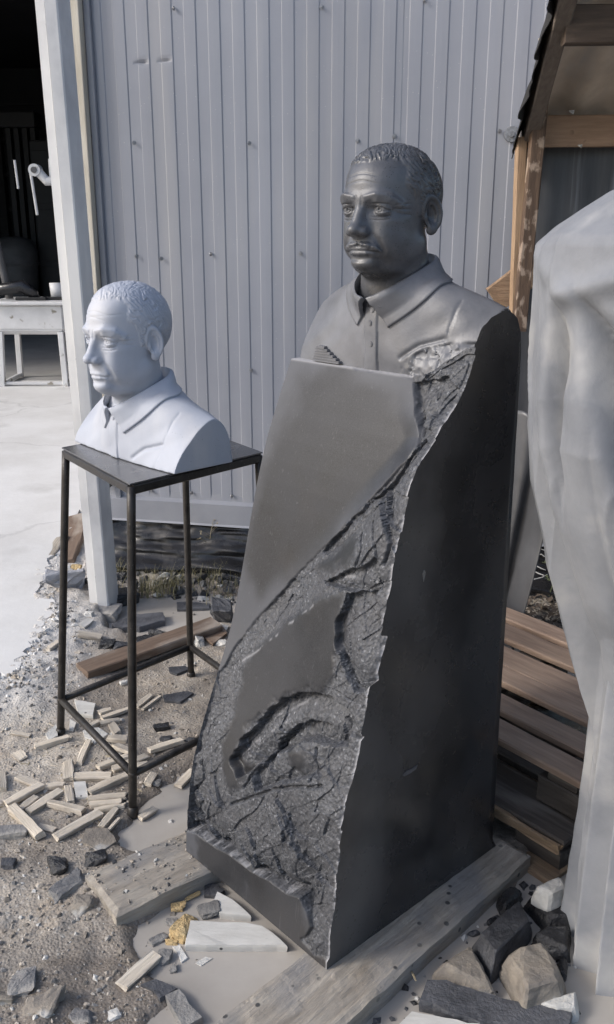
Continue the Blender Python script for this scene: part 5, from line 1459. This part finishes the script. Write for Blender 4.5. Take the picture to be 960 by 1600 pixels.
def offcut(a_, b_, w, h, label, m='offcut', name='wood_offcut', cat='wood offcut', group='pale wood offcuts scattered round the metal stand', z0=None, z1=None, seed=None, lift=0.0):
    p = at(*a_, .072); q = at(*b_, .072); seed = seed if seed is not None else a_[0] * 3 + b_[1]
    za_ = (max(top_z(p.x, p.y), .052) + h * .40 + lift) if z0 is None else z0; zb_ = (max(top_z(q.x, q.y), .052) + h * .40 + lift) if z1 is None else z1
    d = q - p; L = d.length; rot = math.atan2(d.y, d.x); sl_ = math.atan2(zb_ - za_, L)
    rs = random.Random(seed * 7 + 1); w *= rs.uniform(.8, 1.25); h *= rs.uniform(.5, .95)
    bm = beam_bm((-L / 2, 0, 0), (L / 2, 0, 0), w, h, seg=6, wob=min(w, h) * .22, seed=seed, bev=min(w, h) * .14)
    rnd = random.Random(seed); t0, t1 = rnd.uniform(.55, 1), rnd.uniform(.55, 1)
    for v in bm.verts:
        t = v.co.x / L + .5; k = t0 * (1 - t) + t1 * t if t < .25 or t > .75 else 1
        v.co.y *= (1 if .2 < t < .8 else .55 + .45 * k); v.co.z *= 1 if .2 < t < .8 else .7 + .3 * k
        v.co.x += (v.co.y * rnd.uniform(-.5, .5) * .6) if (t < .02 or t > .98) else 0
    o = link(name, bm_mesh(name, bm, [M[m]]), None, ((p.x + q.x) / 2, (p.y + q.y) / 2, (za_ + zb_) / 2), (rnd.uniform(-.25, .25), -sl_, rot))
    return tag(o, label, cat, group)
def S3(x, y): return (x / 3, 1050 + y / 3)       # from an enlargement of the lower left of the photograph
OC = [((165, 355), (318, 318), .022, .018, 'pale tapered offcut lying just in front of the far left stand foot'),
      ((372, 432), (418, 330), .022, .020, 'pale offcut pointing away, between the left stand foot and the front leg'),
      ((325, 490), (522, 488), .026, .022, 'long pale offcut lying square on, left of the front stand leg'),
      ((420, 562), (602, 480), .024, .020, 'long pale slanted offcut passing behind the front stand leg'),
      ((415, 592), (596, 578), .034, .016, 'broad flat pale board piece beside the front stand leg'),
      ((425, 615), (570, 610), .026, .016, 'pale piece pressed under the front of the broad flat board piece'),
      ((440, 645), (585, 628), .020, .016, 'thin pale strip lying nearest the puddle edge below the broad board piece'),
      ((262, 780), (468, 664), .024, .022, 'long pale offcut slanting up towards the front stand foot'),
      ((475, 728), (545, 648), .022, .016, 'short flat offcut between the long slanting one and the stand foot'),
      ((510, 735), (562, 686), .012, .010, 'narrow sliver lying at the water near the front stand foot'),
      ((62, 650), (192, 775), .034, .030, 'thick pale offcut on the far left pointing down towards the mud'),
      ((28, 625), (196, 530), .032, .028, 'thick pale offcut lying uppermost in the far left heap'),
      ((130, 655), (285, 556), .026, .018, 'flat pale slat crossing the middle of the far left heap'),
      ((95, 640), (170, 578), .022, .016, 'short pale piece half hidden under the thick offcut of the far left heap'),
      ((80, 490), (172, 522), .026, .016, 'pale flat piece at the back of the far left heap'),
      ((235, 610), (390, 648), .024, .020, 'pale rounded offcut with its tip pointing at the stand, mid left'),
      ((318, 535), (332, 608), .028, .022, 'short stubby pale offcut standing end on beside the mid left group'),
      ((322, 432), (322, 505), .028, .022, 'short pale block behind the long square offcut'),
      ((210, 528), (300, 520), .022, .014, 'thin pale slip of wood between the heap and the stubby offcut'),
      ((505, 318), (592, 322), .024, .020, 'short pale offcut under the slanting stretcher of the stand'),
      ((525, 250), (552, 298), .022, .018, 'small pale offcut pointing away under the middle of the stand'),
      ((540, 350), (610, 382), .024, .018, 'short pale offcut touching the back of the front stand leg'),
      ((462, 452), (600, 398), .030, .018, 'broad pale offcut slanting behind the stand stretcher'),
      ((530, 455), (690, 392), .026, .018, 'pale offcut running right behind the front stand leg'),
      ((470, 240), (560, 224), .024, .016, 'pale flat splinter near the middle of the stand floor'),
      ((478, 215), (606, 170), .024, .014, 'long thin pale split strip under the middle of the stand'),
      ((640, 160), (710, 110), .018, .012, 'thin pale strip seen right of the front leg, under the stand'),
      ((668, 170), (752, 112), .016, .012, 'narrow pale splinter lying beside another, right of the front leg'),
      ((700, 372), (860, 320), .030, .020, 'pale offcut lying between the front leg and the block'),
      ((620, 445), (692, 430), .022, .016, 'short pale offcut just behind the right stretcher near the front leg'),
      ((655, 668), (722, 625), .020, .016, 'small pale stick half in the puddle right of the front stand foot'),
      ((690, 520), (722, 470), .022, .016, 'stub of pale wood behind the right stretcher'),
      ((835, 515), (905, 448), .026, .012, 'pale flat chip of wood leaning beside the left edge of the block'),
      ((465, 195), (520, 175), .020, .016, 'small pale chunk under the left part of the stand'),
      ((415, 255), (465, 228), .020, .014, 'pale chunk lying under the slanting stretcher at its upper end'),
      ((180, 718), (255, 735), .018, .010, 'small twisted pale splinter lying apart in the mud, lower left'),
      ((0, 480), (10, 560), .034, .020, 'pale board end cut by the left edge of the picture'),
      ((52, 285), (140, 295), .024, .008, 'thin pale flake lying alone on the gravel, far left'),
      ((76, 375), (108, 405), .030, .012, 'small squarish pale chip lying alone on the gravel, left')]
for a_, b_, w, h, lab in OC: offcut(S3(*a_), S3(*b_), w, h, lab)
def slabpiece(poly, th, m, label, name='flat_stone', cat='stone', z=None, tilt=(0, 0), seed=0, group=None, worn=.0015):
    """a flat piece cut to an outline, with broken edges"""
    P = [at(x, y, .07) for x, y in poly]; c = sum(P, Vector()) / len(P); zz = (max(top_z(c.x, c.y), WZ) - th * .25) if z is None else z
    bm = bmesh.new(); out = []
    for i, p in enumerate(P):
        q = P[(i + 1) % len(P)]; k = max(1, int((q - p).length / .022))
        for j in range(k):
            t = j / k; w = p.lerp(q, t); n_ = mnoise.noise(Vector((w.x * 60, w.y * 60, seed))) * worn * 2
            out.append(Vector((w.x - c.x + n_, w.y - c.y + n_, 0)))
    up = [bm.verts.new(v + Vector((0, 0, th + mnoise.noise(v * 40 + Vector((seed, 0, 0))) * worn))) for v in out]
    ins = [bm.verts.new(v * 1.02 + Vector((0, 0, th * .72 + mnoise.noise(v * 55) * worn * 2))) for v in out]
    lo = [bm.verts.new(v * 1.0) for v in out]
    bm.faces.new(up); bm.faces.new(lo[::-1])
    for a_, b_ in ((up, ins), (ins, lo)):
        for i in range(len(out)): bm.faces.new((a_[i], b_[i], b_[(i + 1) % len(out)], a_[(i + 1) % len(out)]))
    bmesh.ops.recalc_face_normals(bm, faces=bm.faces)
    o = link(name, bm_mesh(name, bm, [M[m]]), None, (c.x, c.y, zz), (R(tilt[0]), R(tilt[1]), 0))
    return tag(o, label, cat, group)
def Z2(x, y): return (x / 3, 1340 + y / 3)       # enlargement of the lower left corner
def ZR(x, y): return (640 + x / 3, 1320 + y / 3)  # enlargement of the lower right corner
def ZB(x, y): return (60 + x / 3, 780 + y / 3)    # enlargement round the post
def ZC(x, y): return (200 + x * .4375, 1260 + y * .4375)
# front puddle
slabpiece([ZC(225, 405), ZC(300, 410), ZC(420, 414), ZC(480, 425), ZC(570, 492), ZC(400, 494), ZC(205, 492)], .022, 'white_board', 'whitewashed board lying in the puddle against the front foot of the block', 'white_board', 'board', z=.047, seed=2)
slabpiece([ZC(318, 302), ZC(372, 330), ZC(440, 386), ZC(380, 383), ZC(330, 376), ZC(303, 345)], .020, 'white_board', 'small white broken board end tucked under the left foot of the block', 'white_board', 'board', z=.048, seed=5)
stone(*ZC(205, 408), (.062, .10, .036), -25, 'foam', 31, 'lump of yellow foam floating beside the white board', 'foam_lump', 'foam', z=.052, sink=.35, boxy=.25, rough=.16)
stone(*ZC(172, 338), (.045, .035, .018), 10, 'foam', 33, 'crumpled yellow scrap beside the left plank', 'foam_scrap', 'foam', z=.055, boxy=.2, rough=.2)
stone(*ZC(155, 458), (.040, .018, .010), 0, 'foam', 34, 'thin yellow shred just below the foam lump', 'foam_scrap', 'foam', z=.052, boxy=.3, rough=.2)
stone(*ZC(228, 298), (.050, .012, .008), 35, 'foam', 36, 'thin yellowish peel at the right end of the left plank', 'foam_scrap', 'foam', z=.055, boxy=.3, rough=.2)
stone(*ZC(285, 358), (.070, .050, .034), 20, 'chip_grey', 37, 'grey stone beside the foam lump under the block', z=.052, sink=.35)
stone(*ZC(152, 386), (.036, .030, .016), 0, 'chip_grey', 38, 'small pale grey stone left of the foam lump', z=.050)
stone(*ZC(108, 448), (.060, .028, .020), 40, 'chip_grey', 39, 'narrow grey stone in the puddle, left of the foam lump', z=.050)
stone(*ZC(135, 520), (.045, .050, .030), 10, 'chip_grey', 40, 'grey upright stone in the puddle below the foam lump', z=.050, sink=.3)
stone(*ZC(158, 550), (.020, .030, .016), 10, 'chip_grey', 41, 'little grey pebble stuck to the upright stone', z=.050)
slabpiece([ZC(160, 478), ZC(185, 475), ZC(212, 520), ZC(190, 535)], .012, 'chip_white', 'pale flat stone just under the milky water', z=.042, seed=6)
slabpiece([ZC(240, 535), ZC(280, 512), ZC(300, 520), ZC(262, 545)], .010, 'chip_white', 'faint flat stone barely breaking the puddle surface', z=.042, seed=7)
slabpiece([ZC(275, 268), ZC(310, 262), ZC(345, 290), ZC(322, 304), ZC(275, 302)], .014, 'chip_dark', 'dark flat chip in the shade under the left of the block', z=.048, seed=8)
offcut(Z2(570, 588), Z2(735, 440), .034, .022, 'pale stick lying across the lower left rim of the puddle', name='wood_offcut', group=None)
slabpiece([Z2(660, 590), Z2(740, 560), Z2(830, 610), Z2(760, 650)], .024, 'chip_dark', 'dark flat stone slab, upper of two in the lower puddle', z=.045, seed=11, worn=.003)
slabpiece([Z2(775, 640), Z2(835, 615), Z2(950, 745), Z2(865, 790), Z2(820, 730)], .024, 'chip_grey', 'long grey stone slab, lower of two in the lower puddle', z=.045, seed=12, worn=.003)
# lower left mud
stone(*Z2(105, 585), (.075, .09, .045), 15, 'chip_mud', 51, 'blue grey block of stone sunk in the mud, lower left')
stone(*Z2(385, 735), (.075, .08, .04), 5, 'chip_mud', 52, 'dark square stone at the bottom edge, lower left')
stone(*Z2(532, 712), (.040, .045, .025), 30, 'chip_white', 53, 'small white stone lying near the bottom edge')
stone(*Z2(265, 40), (.065, .055, .05), 0, 'chip_wet', 54, 'small black angular stone standing in the mud left of the left plank')
stone(*Z2(450, 10), (.07, .05, .04), 20, 'chip_wet', 55, 'black wedge of stone tucked behind the left plank')
stone(*Z2(330, 140), (.13, .06, .05), 55, 'chip_mud', 56, 'long brown clod sloping beside the end of the left plank', rough=.15)
stone(*Z2(385, 215), (.09, .07, .05), 0, 'chip_tan', 57, 'round pale brown clod at the end of the left plank', boxy=.2, rough=.15)
stone(*Z2(20, 640), (.06, .06, .04), 0, 'chip_tan', 58, 'yellowish lump at the left edge below the blue grey block', boxy=.2, rough=.15)
stone(*Z2(200, 690), (.10, .09, .05), 0, 'chip_tan', 59, 'rusty brown clod near the bottom left corner', boxy=.2, rough=.18)
stone(*Z2(40, 20), (.05, .04, .03), 0, 'chip_dark', 60, 'dark stone crumb on the mud near the left edge', rough=.1)
stone(*S3(40, 745), (.13, .07, .04), 10, 'chip_mud', 61, 'dark grey lump of stone at the left edge beside the thick offcut', boxy=.4, rough=.12)
slabpiece([S3(400, 740), S3(505, 735), S3(545, 800), S3(470, 850), S3(390, 800)], .012, 'chip_tan', 'flat muddy flake lying behind the left plank', z=.062, seed=13)
slabpiece([S3(350, 140), S3(450, 158), S3(436, 215), S3(370, 205)], .014, 'white_board', 'thin whitish flake of board under the left side of the stand', 'white_board', 'board', seed=14)
slabpiece([S3(345, 515), S3(402, 512), S3(412, 585), S3(360, 585)], .010, 'white_board', 'small whitish square of board among the offcuts', 'white_board', 'board', seed=15)
slabpiece([S3(330, 225), S3(358, 240), S3(345, 275), S3(325, 268)], .012, 'chip_white', 'small white chip right of the far left stand foot', seed=16)
slabpiece([S3(215, 300), S3(265, 255), S3(272, 310), S3(230, 330)], .016, 'chip_white', 'white stone chip left of the far left stand foot', seed=17)
slabpiece([S3(390, 280), S3(470, 262), S3(500, 300), S3(450, 335), S3(400, 310)], .012, 'chip_white', 'pale crumbly chip under the slanting stretcher', seed=18, worn=.004)
slabpiece([S3(765, 115), S3(880, 95), S3(905, 105), S3(850, 145), S3(775, 145)], .014, 'chip_dark', 'blue grey flat stone on the wet mud, right under the stand', seed=19, worn=.003)
stone(*S3(760, 258), (.060, .034, .026), 20, 'chip_wet', 64, 'black stone chip, upper of the pair under the right of the stand')
stone(*S3(775, 308), (.050, .034, .024), 0, 'chip_dark', 65, 'dark stone chip, lower of the pair under the right of the stand')
stone(*S3(735, 500), (.040, .03, .02), 0, 'chip_grey', 66, 'grey stone chip at the water behind the right stretcher')
stone(*S3(905, 310), (.05, .03, .03), 0, 'chip_dark', 67, 'dark stone touching the left edge of the block')
stone(*S3(585, 45), (.05, .035, .03), 40, 'chip_white', 68, 'white wedge of stone just below the reddish board')
# rear: board, slates, rubble
bd0 = at(*ZB(200, 838), .08); bd1 = at(*ZB(832, 612), .08)
dB = bd1 - bd0; o = link('reddish_board', bm_mesh('reddish_board', beam_bm((-dB.length / 2, 0, 0), (dB.length / 2, 0, 0), .085, .034, seg=14, wob=.002, seed=3), [M['brown_board']]), None, (bd0 + bd1) / 2 + Vector((0, .02, .015)), (R(6), 0, math.atan2(dB.y, dB.x)))
tag(o, 'long reddish brown board lying on the mud behind the stand', 'board')
slabpiece([ZB(345, 590), ZB(460, 545), ZB(585, 535), ZB(595, 572), ZB(480, 602), ZB(350, 606)], .028, 'chip_dark', 'long grey slab of stone lying in the rear puddle', z=.048, seed=21, worn=.004)
slabpiece([ZB(650, 475), ZB(700, 472), ZB(805, 482), ZB(800, 502), ZB(650, 508)], .016, 'chip_dark', 'thin blue grey slate lying in the rear puddle', z=.047, seed=22)
stone(*ZB(370, 468), (.24, .11, .09), 35, 'chip_wet', 71, 'large dark wedge of stone lying right of the foot of the post', sink=.3, tilt=(0, 8))
stone(*ZB(325, 690), (.085, .07, .05), 0, 'chip_wet', 72, 'round dark stone left of the front leg, by the rear puddle', boxy=.3)
stone(*ZB(390, 690), (.11, .08, .05), 20, 'chip_dark', 73, 'grey broken stone touching the round dark one')
stone(*ZB(490, 660), (.10, .07, .05), 40, 'chip_wet', 74, 'dark stone right of the front leg above the reddish board')
stone(*ZB(555, 618), (.10, .07, .065), 0, 'chip_wet', 75, 'pointed dark stone behind the reddish board')
stone(*ZB(645, 615), (.14, .06, .05), 20, 'chip_white', 76, 'long white stone lying behind the reddish board')
stone(*ZB(865, 540), (.10, .12, .11), 0, 'chip_dark', 77, 'blue grey stone standing against the left edge of the block', sink=.2, tilt=(10, 0))
slabpiece([ZB(850, 585), ZB(890, 598), ZB(885, 618), ZB(848, 600)], .012, 'chip_white', 'white chip lying beside the left edge of the block', seed=24)
stone(*ZB(755, 675), (.055, .08, .055), 20, 'chip_white', 78, 'pale angular stone at the right leg of the stand', tilt=(0, 20))
stone(*ZB(855, 672), (.06, .05, .03), 0, 'chip_white', 79, 'small pale stone between the right leg and the block')
slabpiece([ZB(780, 660), ZB(870, 610), ZB(885, 640), ZB(820, 690)], .012, 'brown_board', 'small scrap of reddish board beside the right end of the long one', 'board_scrap', 'board', seed=25)
slabpiece([ZB(610, 790), ZB(690, 785), ZB(705, 800), ZB(650, 822), ZB(615, 812)], .012, 'chip_dark', 'flat dark chip near the right foot of the stand', seed=26)
stone(*ZB(300, 530), (.17, .12, .07), 0, 'chip_mud', 80, 'brown lump of mud at the foot of the post', boxy=.3, rough=.15)
stone(*ZB(240, 580), (.05, .04, .03), 0, 'chip_white', 81, 'small white stone between the post and the left leg')
offcut(ZB(190, 672), ZB(300, 668), .035, .020, 'pale squared offcut left of the front leg near the round dark stone', group=None)
offcut(ZB(50, 752), ZB(100, 712), .030, .014, 'pale flake of wood just left of the left stand leg', group=None)
offcut(ZB(207, 642), ZB(250, 612), .035, .014, 'greyish flat chip beside the post foot', m='white_board', group=None)
stone(*ZB(130, 425), (.20, .16, .12), 20, 'mortar', 83, 'heap of blue grey mortar at the broken edge of the slab', 'mortar_heap', 'mortar', boxy=.25, rough=.22, sink=.3)
offcut(ZB(300, 305), ZB(378, 255), .035, .020, 'pale stick leaning on the rubble just right of the post', group=None, lift=.03)
offcut(ZB(335, 205), ZB(420, 232), .030, .022, 'weathered pale stick lying under the black film', group=None, m='white_board', lift=.06)
offcut(ZB(725, 310), ZB(808, 285), .030, .020, 'clean white stick lying on the rubble right of the stand leg', group=None, m='white_board', lift=.04)
slabpiece([ZB(365, 295), ZB(385, 280), ZB(420, 305), ZB(400, 320)], .010, 'chip_white', 'white flake on the rubble right of the post', z=.12, seed=31)
slabpiece([ZB(290, 345), ZB(318, 335), ZB(325, 365), ZB(295, 385)], .012, 'chip_white', 'white chip at the right side of the post', z=.10, seed=32)
for k, (x, y, sx, sy, sz, m, lab) in enumerate([(400, 240, .10, .07, .06, 'chip_wet', 'dark stone under the film, nearest the front leg on its left'), (520, 275, .15, .09, .07, 'chip_tan', 'brown stone under the film right of the front leg'),
        (640, 275, .11, .08, .06, 'chip_dark', 'grey stone under the film, left of the right leg'), (600, 305, .15, .07, .05, 'chip_dark', 'flat grey stone in front of the rubble under the film'), (745, 275, .13, .06, .07, 'chip_dark', 'blue grey stone behind the white stick'),
        (880, 310, .14, .08, .06, 'chip_wet', 'dark stone under the film beside the block'), (430, 285, .08, .07, .06, 'chip_wet', 'black stone on the rubble beside the front leg'), (330, 235, .10, .08, .07, 'chip_wet', 'black stone right of the post under the film'),
        (650, 345, .11, .08, .06, 'chip_tan', 'yellowish stone in front of the rubble near the right leg'), (350, 330, .06, .05, .04, 'chip_grey', 'small brownish stone in the rubble right of the post')]):
    stone(*ZB(x, y), (sx, sy, sz), k * 37, m, 90 + k, lab, z=.085, sink=.2)
# boards leaning left of the post
for a_, b_, w, h, lab, m in (((92, 885), (124, 806), .15, .03, 'brown plywood board propped along the slab edge left of the post', 'brown_board'), ((76, 876), (98, 838), .07, .03, 'weathered board end sticking out of the slab edge', 'sleeper')):
    p, q = at(*a_, .09), at(*b_, .13); c = (p + q) / 2; d = q - p
    o = link('leaning_board', bm_mesh('leaning_board', beam_bm((-d.length / 2, 0, 0), (d.length / 2, 0, 0), w, h, seg=8, wob=.004, seed=w), [M[m]]), None, c, (R(-14), -.05, math.atan2(d.y, d.x)))
    tag(o, lab, 'board')
stone(*ZB(183, 350), (.06, .05, .04), 0, 'foam', 101, 'orange brown broken block left of the post foot', 'brick_piece', 'brick', boxy=.8)
# lower right stones
def rock_poly(poly, h, m, label, seed, z=.04, tilt=(0, 0), taper=.8, shift=(0, 0)):
    P = [at(x, y, z + h * .6) for x, y in poly]; c = sum(P, Vector()) / len(P)
    bm = bmesh.new(); rnd = random.Random(seed)
    for p in P:
        v = p - c
        bm.verts.new((v.x * taper + shift[0], v.y * taper + shift[1], h * rnd.uniform(.85, 1.05))); bm.verts.new((v.x * 1.05, v.y * 1.05, 0)); bm.verts.new((v.x * 1.06, v.y * 1.06, h * .35))
    bmesh.ops.convex_hull(bm, input=bm.verts)
    bmesh.ops.delete(bm, geom=[v for v in bm.verts if not v.link_faces], context='VERTS')
    bmesh.ops.bevel(bm, geom=bm.edges[:], offset=.005, segments=1, affect='EDGES', clamp_overlap=True)
    bmesh.ops.triangulate(bm, faces=bm.faces)
    bmesh.ops.subdivide_edges(bm, edges=[e for e in bm.edges if e.calc_length() > .03], cuts=3, use_grid_fill=True); bmesh.ops.triangulate(bm, faces=bm.faces)
    for v in bm.verts:
        p = v.co * 26 + Vector((seed, 0, 0)); v.co += v.normal * (mnoise.noise(p) * .0042 + mnoise.noise(p * 3) * .0022)
    o = link('stone', bm_mesh('stone', bm, [M[m]]), None, (c.x, c.y, z), (R(tilt[0]), R(tilt[1]), 0))
    return tag(o, label, 'stone')
rock_poly([ZR(300, 450), ZR(430, 350), ZR(525, 262), ZR(575, 385), ZR(500, 480), ZR(385, 590)], .075, 'chip_dark', 'big dark wedge shaped stone in the middle of the right hand puddle', 201)
rock_poly([ZR(115, 590), ZR(285, 480), ZR(340, 590), ZR(410, 695), ZR(270, 670)], .055, 'chip_tan', 'three sided tan stone left of the big dark wedge', 202, taper=.75)
rock_poly([ZR(432, 545), ZR(520, 515), ZR(625, 482), ZR(728, 630), ZR(720, 700), ZR(540, 755), ZR(500, 680)], .085, 'chip_tan', 'large squarish tan block below the big dark wedge', 203, taper=.82)
rock_poly([ZR(595, 770), ZR(680, 735), ZR(790, 705), ZR(790, 790), ZR(690, 800)], .05, 'chip_white', 'pale stone at the bottom right between the tan block and the tarpaulin', 204)
rock_poly([ZR(570, 225), ZR(710, 168), ZR(745, 225), ZR(660, 268)], .06, 'chip_white', 'pale chunk of stone lying on the dark stones near the pallet', 205, z=.085)
rock_poly([ZR(540, 260), ZR(610, 235), ZR(760, 290), ZR(760, 385), ZR(650, 385)], .055, 'chip_wet', 'wet black stone right of the big wedge, under the pale chunk', 206)
rock_poly([ZR(570, 440), ZR(640, 395), ZR(755, 400), ZR(750, 520), ZR(640, 490)], .05, 'chip_wet', 'wet black stone between the pale chunk and the tan block', 207)
rock_poly([ZR(405, 255), ZR(480, 205), ZR(535, 225), ZR(505, 270), ZR(440, 315)], .045, 'chip_wet', 'glossy black stone beside the long plank', 208)
rock_poly([ZR(265, 415), ZR(310, 398), ZR(340, 415), ZR(300, 435)], .022, 'chip_dark', 'small flat dark stone in the water beside the long plank', 209)
rock_poly([ZR(355, 360), ZR(385, 345), ZR(400, 365), ZR(370, 380)], .022, 'chip_wet', 'little black stone against the big wedge', 210)
rock_poly([ZR(690, 540), ZR(740, 540), ZR(740, 620), ZR(710, 620)], .04, 'chip_wet', 'black stone wedged right of the tan block', 213)
rock_poly([ZR(355, 270), ZR(375, 262), ZR(378, 280), ZR(362, 285)], .016, 'chip_white', 'tiny white pebble at the edge of the long plank', 211, z=.05)
rock_poly([ZR(190, 412), ZR(215, 400), ZR(222, 415), ZR(200, 425)], .016, 'chip_white', 'small pale pebble halfway along the edge of the long plank', 212, z=.05)
slabpiece([ZR(50, 745), ZR(85, 650), ZR(170, 655), ZR(430, 740), ZR(760, 800), ZR(740, 900), ZR(330, 850)], .035, 'chip_dark', 'long dark slab with a slot lying along the bottom right edge', z=.046, seed=51, worn=.003)
slabpiece([ZR(-60, 860), ZR(10, 790), ZR(60, 800), ZR(330, 850), ZR(420, 930), ZR(0, 950)], .03, 'white_board', 'whitish board cut off by the bottom edge right of the long plank', 'white_board', 'board', z=.045, seed=52)
offcut((640, 1340 + 163), (640 + 10, 1320 + 230), .003, .003, 'thin straw stuck to the edge of the long plank', name='straw', cat='straw', group=None, m='straw', z0=.06, z1=.10)
# litter between pallet and film
bm = bmesh.new(); rr = random.Random(9)
for k in range(420):
    p = at(rr.uniform(806, 905), rr.uniform(896, 985), .09); s_ = rr.uniform(.008, .026); a_ = rr.random() * 6.3; e_ = Vector((math.cos(a_), math.sin(a_), rr.uniform(-.5, .5))) * s_; f_ = Vector((-math.sin(a_), math.cos(a_), rr.uniform(-.4, .4))) * s_ * .5
    c = p + Vector((0, 0, rr.random() * .03)); bm.faces.new([bm.verts.new(c + e_), bm.verts.new(c + f_ + Vector((0, 0, .004))), bm.verts.new(c - e_), bm.verts.new(c - f_)])
kind(link('leaf_litter', bm_mesh('leaf_litter', bm, [M['litter']])), 'stuff')
# plants
def grass_tuft(px, py, n, h, spread, label, m, seed, name='grass_tuft', cat='grass', z=None, group=None):
    p = at(px, py, .07); rnd = random.Random(seed); bm = bmesh.new()
    for k in range(n):
        b = Vector((rnd.gauss(0, spread), rnd.gauss(0, spread * .6), 0)); a_ = rnd.random() * 6.28; lean = rnd.uniform(.1, .9); hh = h * rnd.uniform(.45, 1.1)
        d = Vector((math.cos(a_), math.sin(a_), 0)); s_ = Vector((-d.y, d.x, 0)) * rnd.uniform(.0010, .0022)
        prev = None
        for j in range(5):
            t = j / 4; c = b + d * (lean * hh * t * t) + Vector((0, 0, hh * (t - .35 * lean * t * t))); w = s_ * (1 - t * .9)
            cur = (bm.verts.new(c - w), bm.verts.new(c + w))
            if prev: bm.faces.new((prev[0], prev[1], cur[1], cur[0]))
            prev = cur
    o = link(name, bm_mesh(name, bm, [M[m]]), None, (p.x, p.y, top_z(p.x, p.y) - .005 if z is None else z)); return tag(o, label, cat, group)
grass_tuft(*ZB(545, 435), 150, .13, .055, 'dry yellow grass tuft at the water right of the front leg', 'grass', 1)
grass_tuft(*ZB(630, 415), 90, .11, .05, 'dry grass tuft just left of the right stand leg', 'grass', 2)
grass_tuft(*ZB(820, 400), 120, .10, .08, 'sparse greenish grass tuft right of the right stand leg', 'grass', 3)
grass_tuft(*ZB(372, 370), 50, .09, .03, 'small yellow grass tuft right of the post', 'grass', 4)
grass_tuft(*ZB(880, 440), 60, .09, .06, 'thin grass tuft against the left edge of the block', 'grass', 5)
grass_tuft(893, 962, 110, .10, .045, 'dry straw tuft behind the reddish pallet by the tarpaulin', 'straw', 6)
def weed(px, py, h, label, seed, n=9, leaf=.012, m='straw', lm='straw'):
    p = at(px, py, .08); w = thing('weed_plant', label, 'plant', (p.x, p.y, top_z(p.x, p.y))); rnd = random.Random(seed)
    bm = bmesh.new(); pts = [Vector((.012 * math.sin(t * 4 + seed), 0, h * t)) for t in (0, .25, .5, .75, 1)]; tube(bm, pts, [.003, .0026, .002, .0015, .0008], 6); tips = []
    for k in range(n):
        t = .35 + .6 * k / n; a_ = rnd.random() * 6.28; b = Vector((.012 * math.sin(t * 4 + seed), 0, h * t)); e_ = b + Vector((math.cos(a_) * .05, math.sin(a_) * .05, .035)); tube(bm, [b, (b + e_) / 2 + Vector((0, 0, .006)), e_], [.0012, .001, .0006], 5); tips.append(e_)
    link('stem', bm_mesh('stem', bm, [M[m]]), w)
    bm = bmesh.new()
    for e_ in tips + [pts[-1]]:
        for q in range(4):
            a_ = rnd.random() * 6.28; d = Vector((math.cos(a_), math.sin(a_), rnd.uniform(-.3, .6))) * leaf; s_ = Vector((-d.y, d.x, 0)) * .3
            bm.faces.new([bm.verts.new(e_), bm.verts.new(e_ + d * .5 + s_), bm.verts.new(e_ + d), bm.verts.new(e_ + d * .5 - s_)])
    kind(link('leaves', bm_mesh('leaves', bm, [M[lm]]), w), 'stuff')
weed(*ZB(820, 330), .21, 'tall thin dry weed standing between the right leg and the block', 3)
weed(862, 940, .17, 'green weed growing beside the creased film above the pallet', 5, 14, .022, 'weed', 'weed')
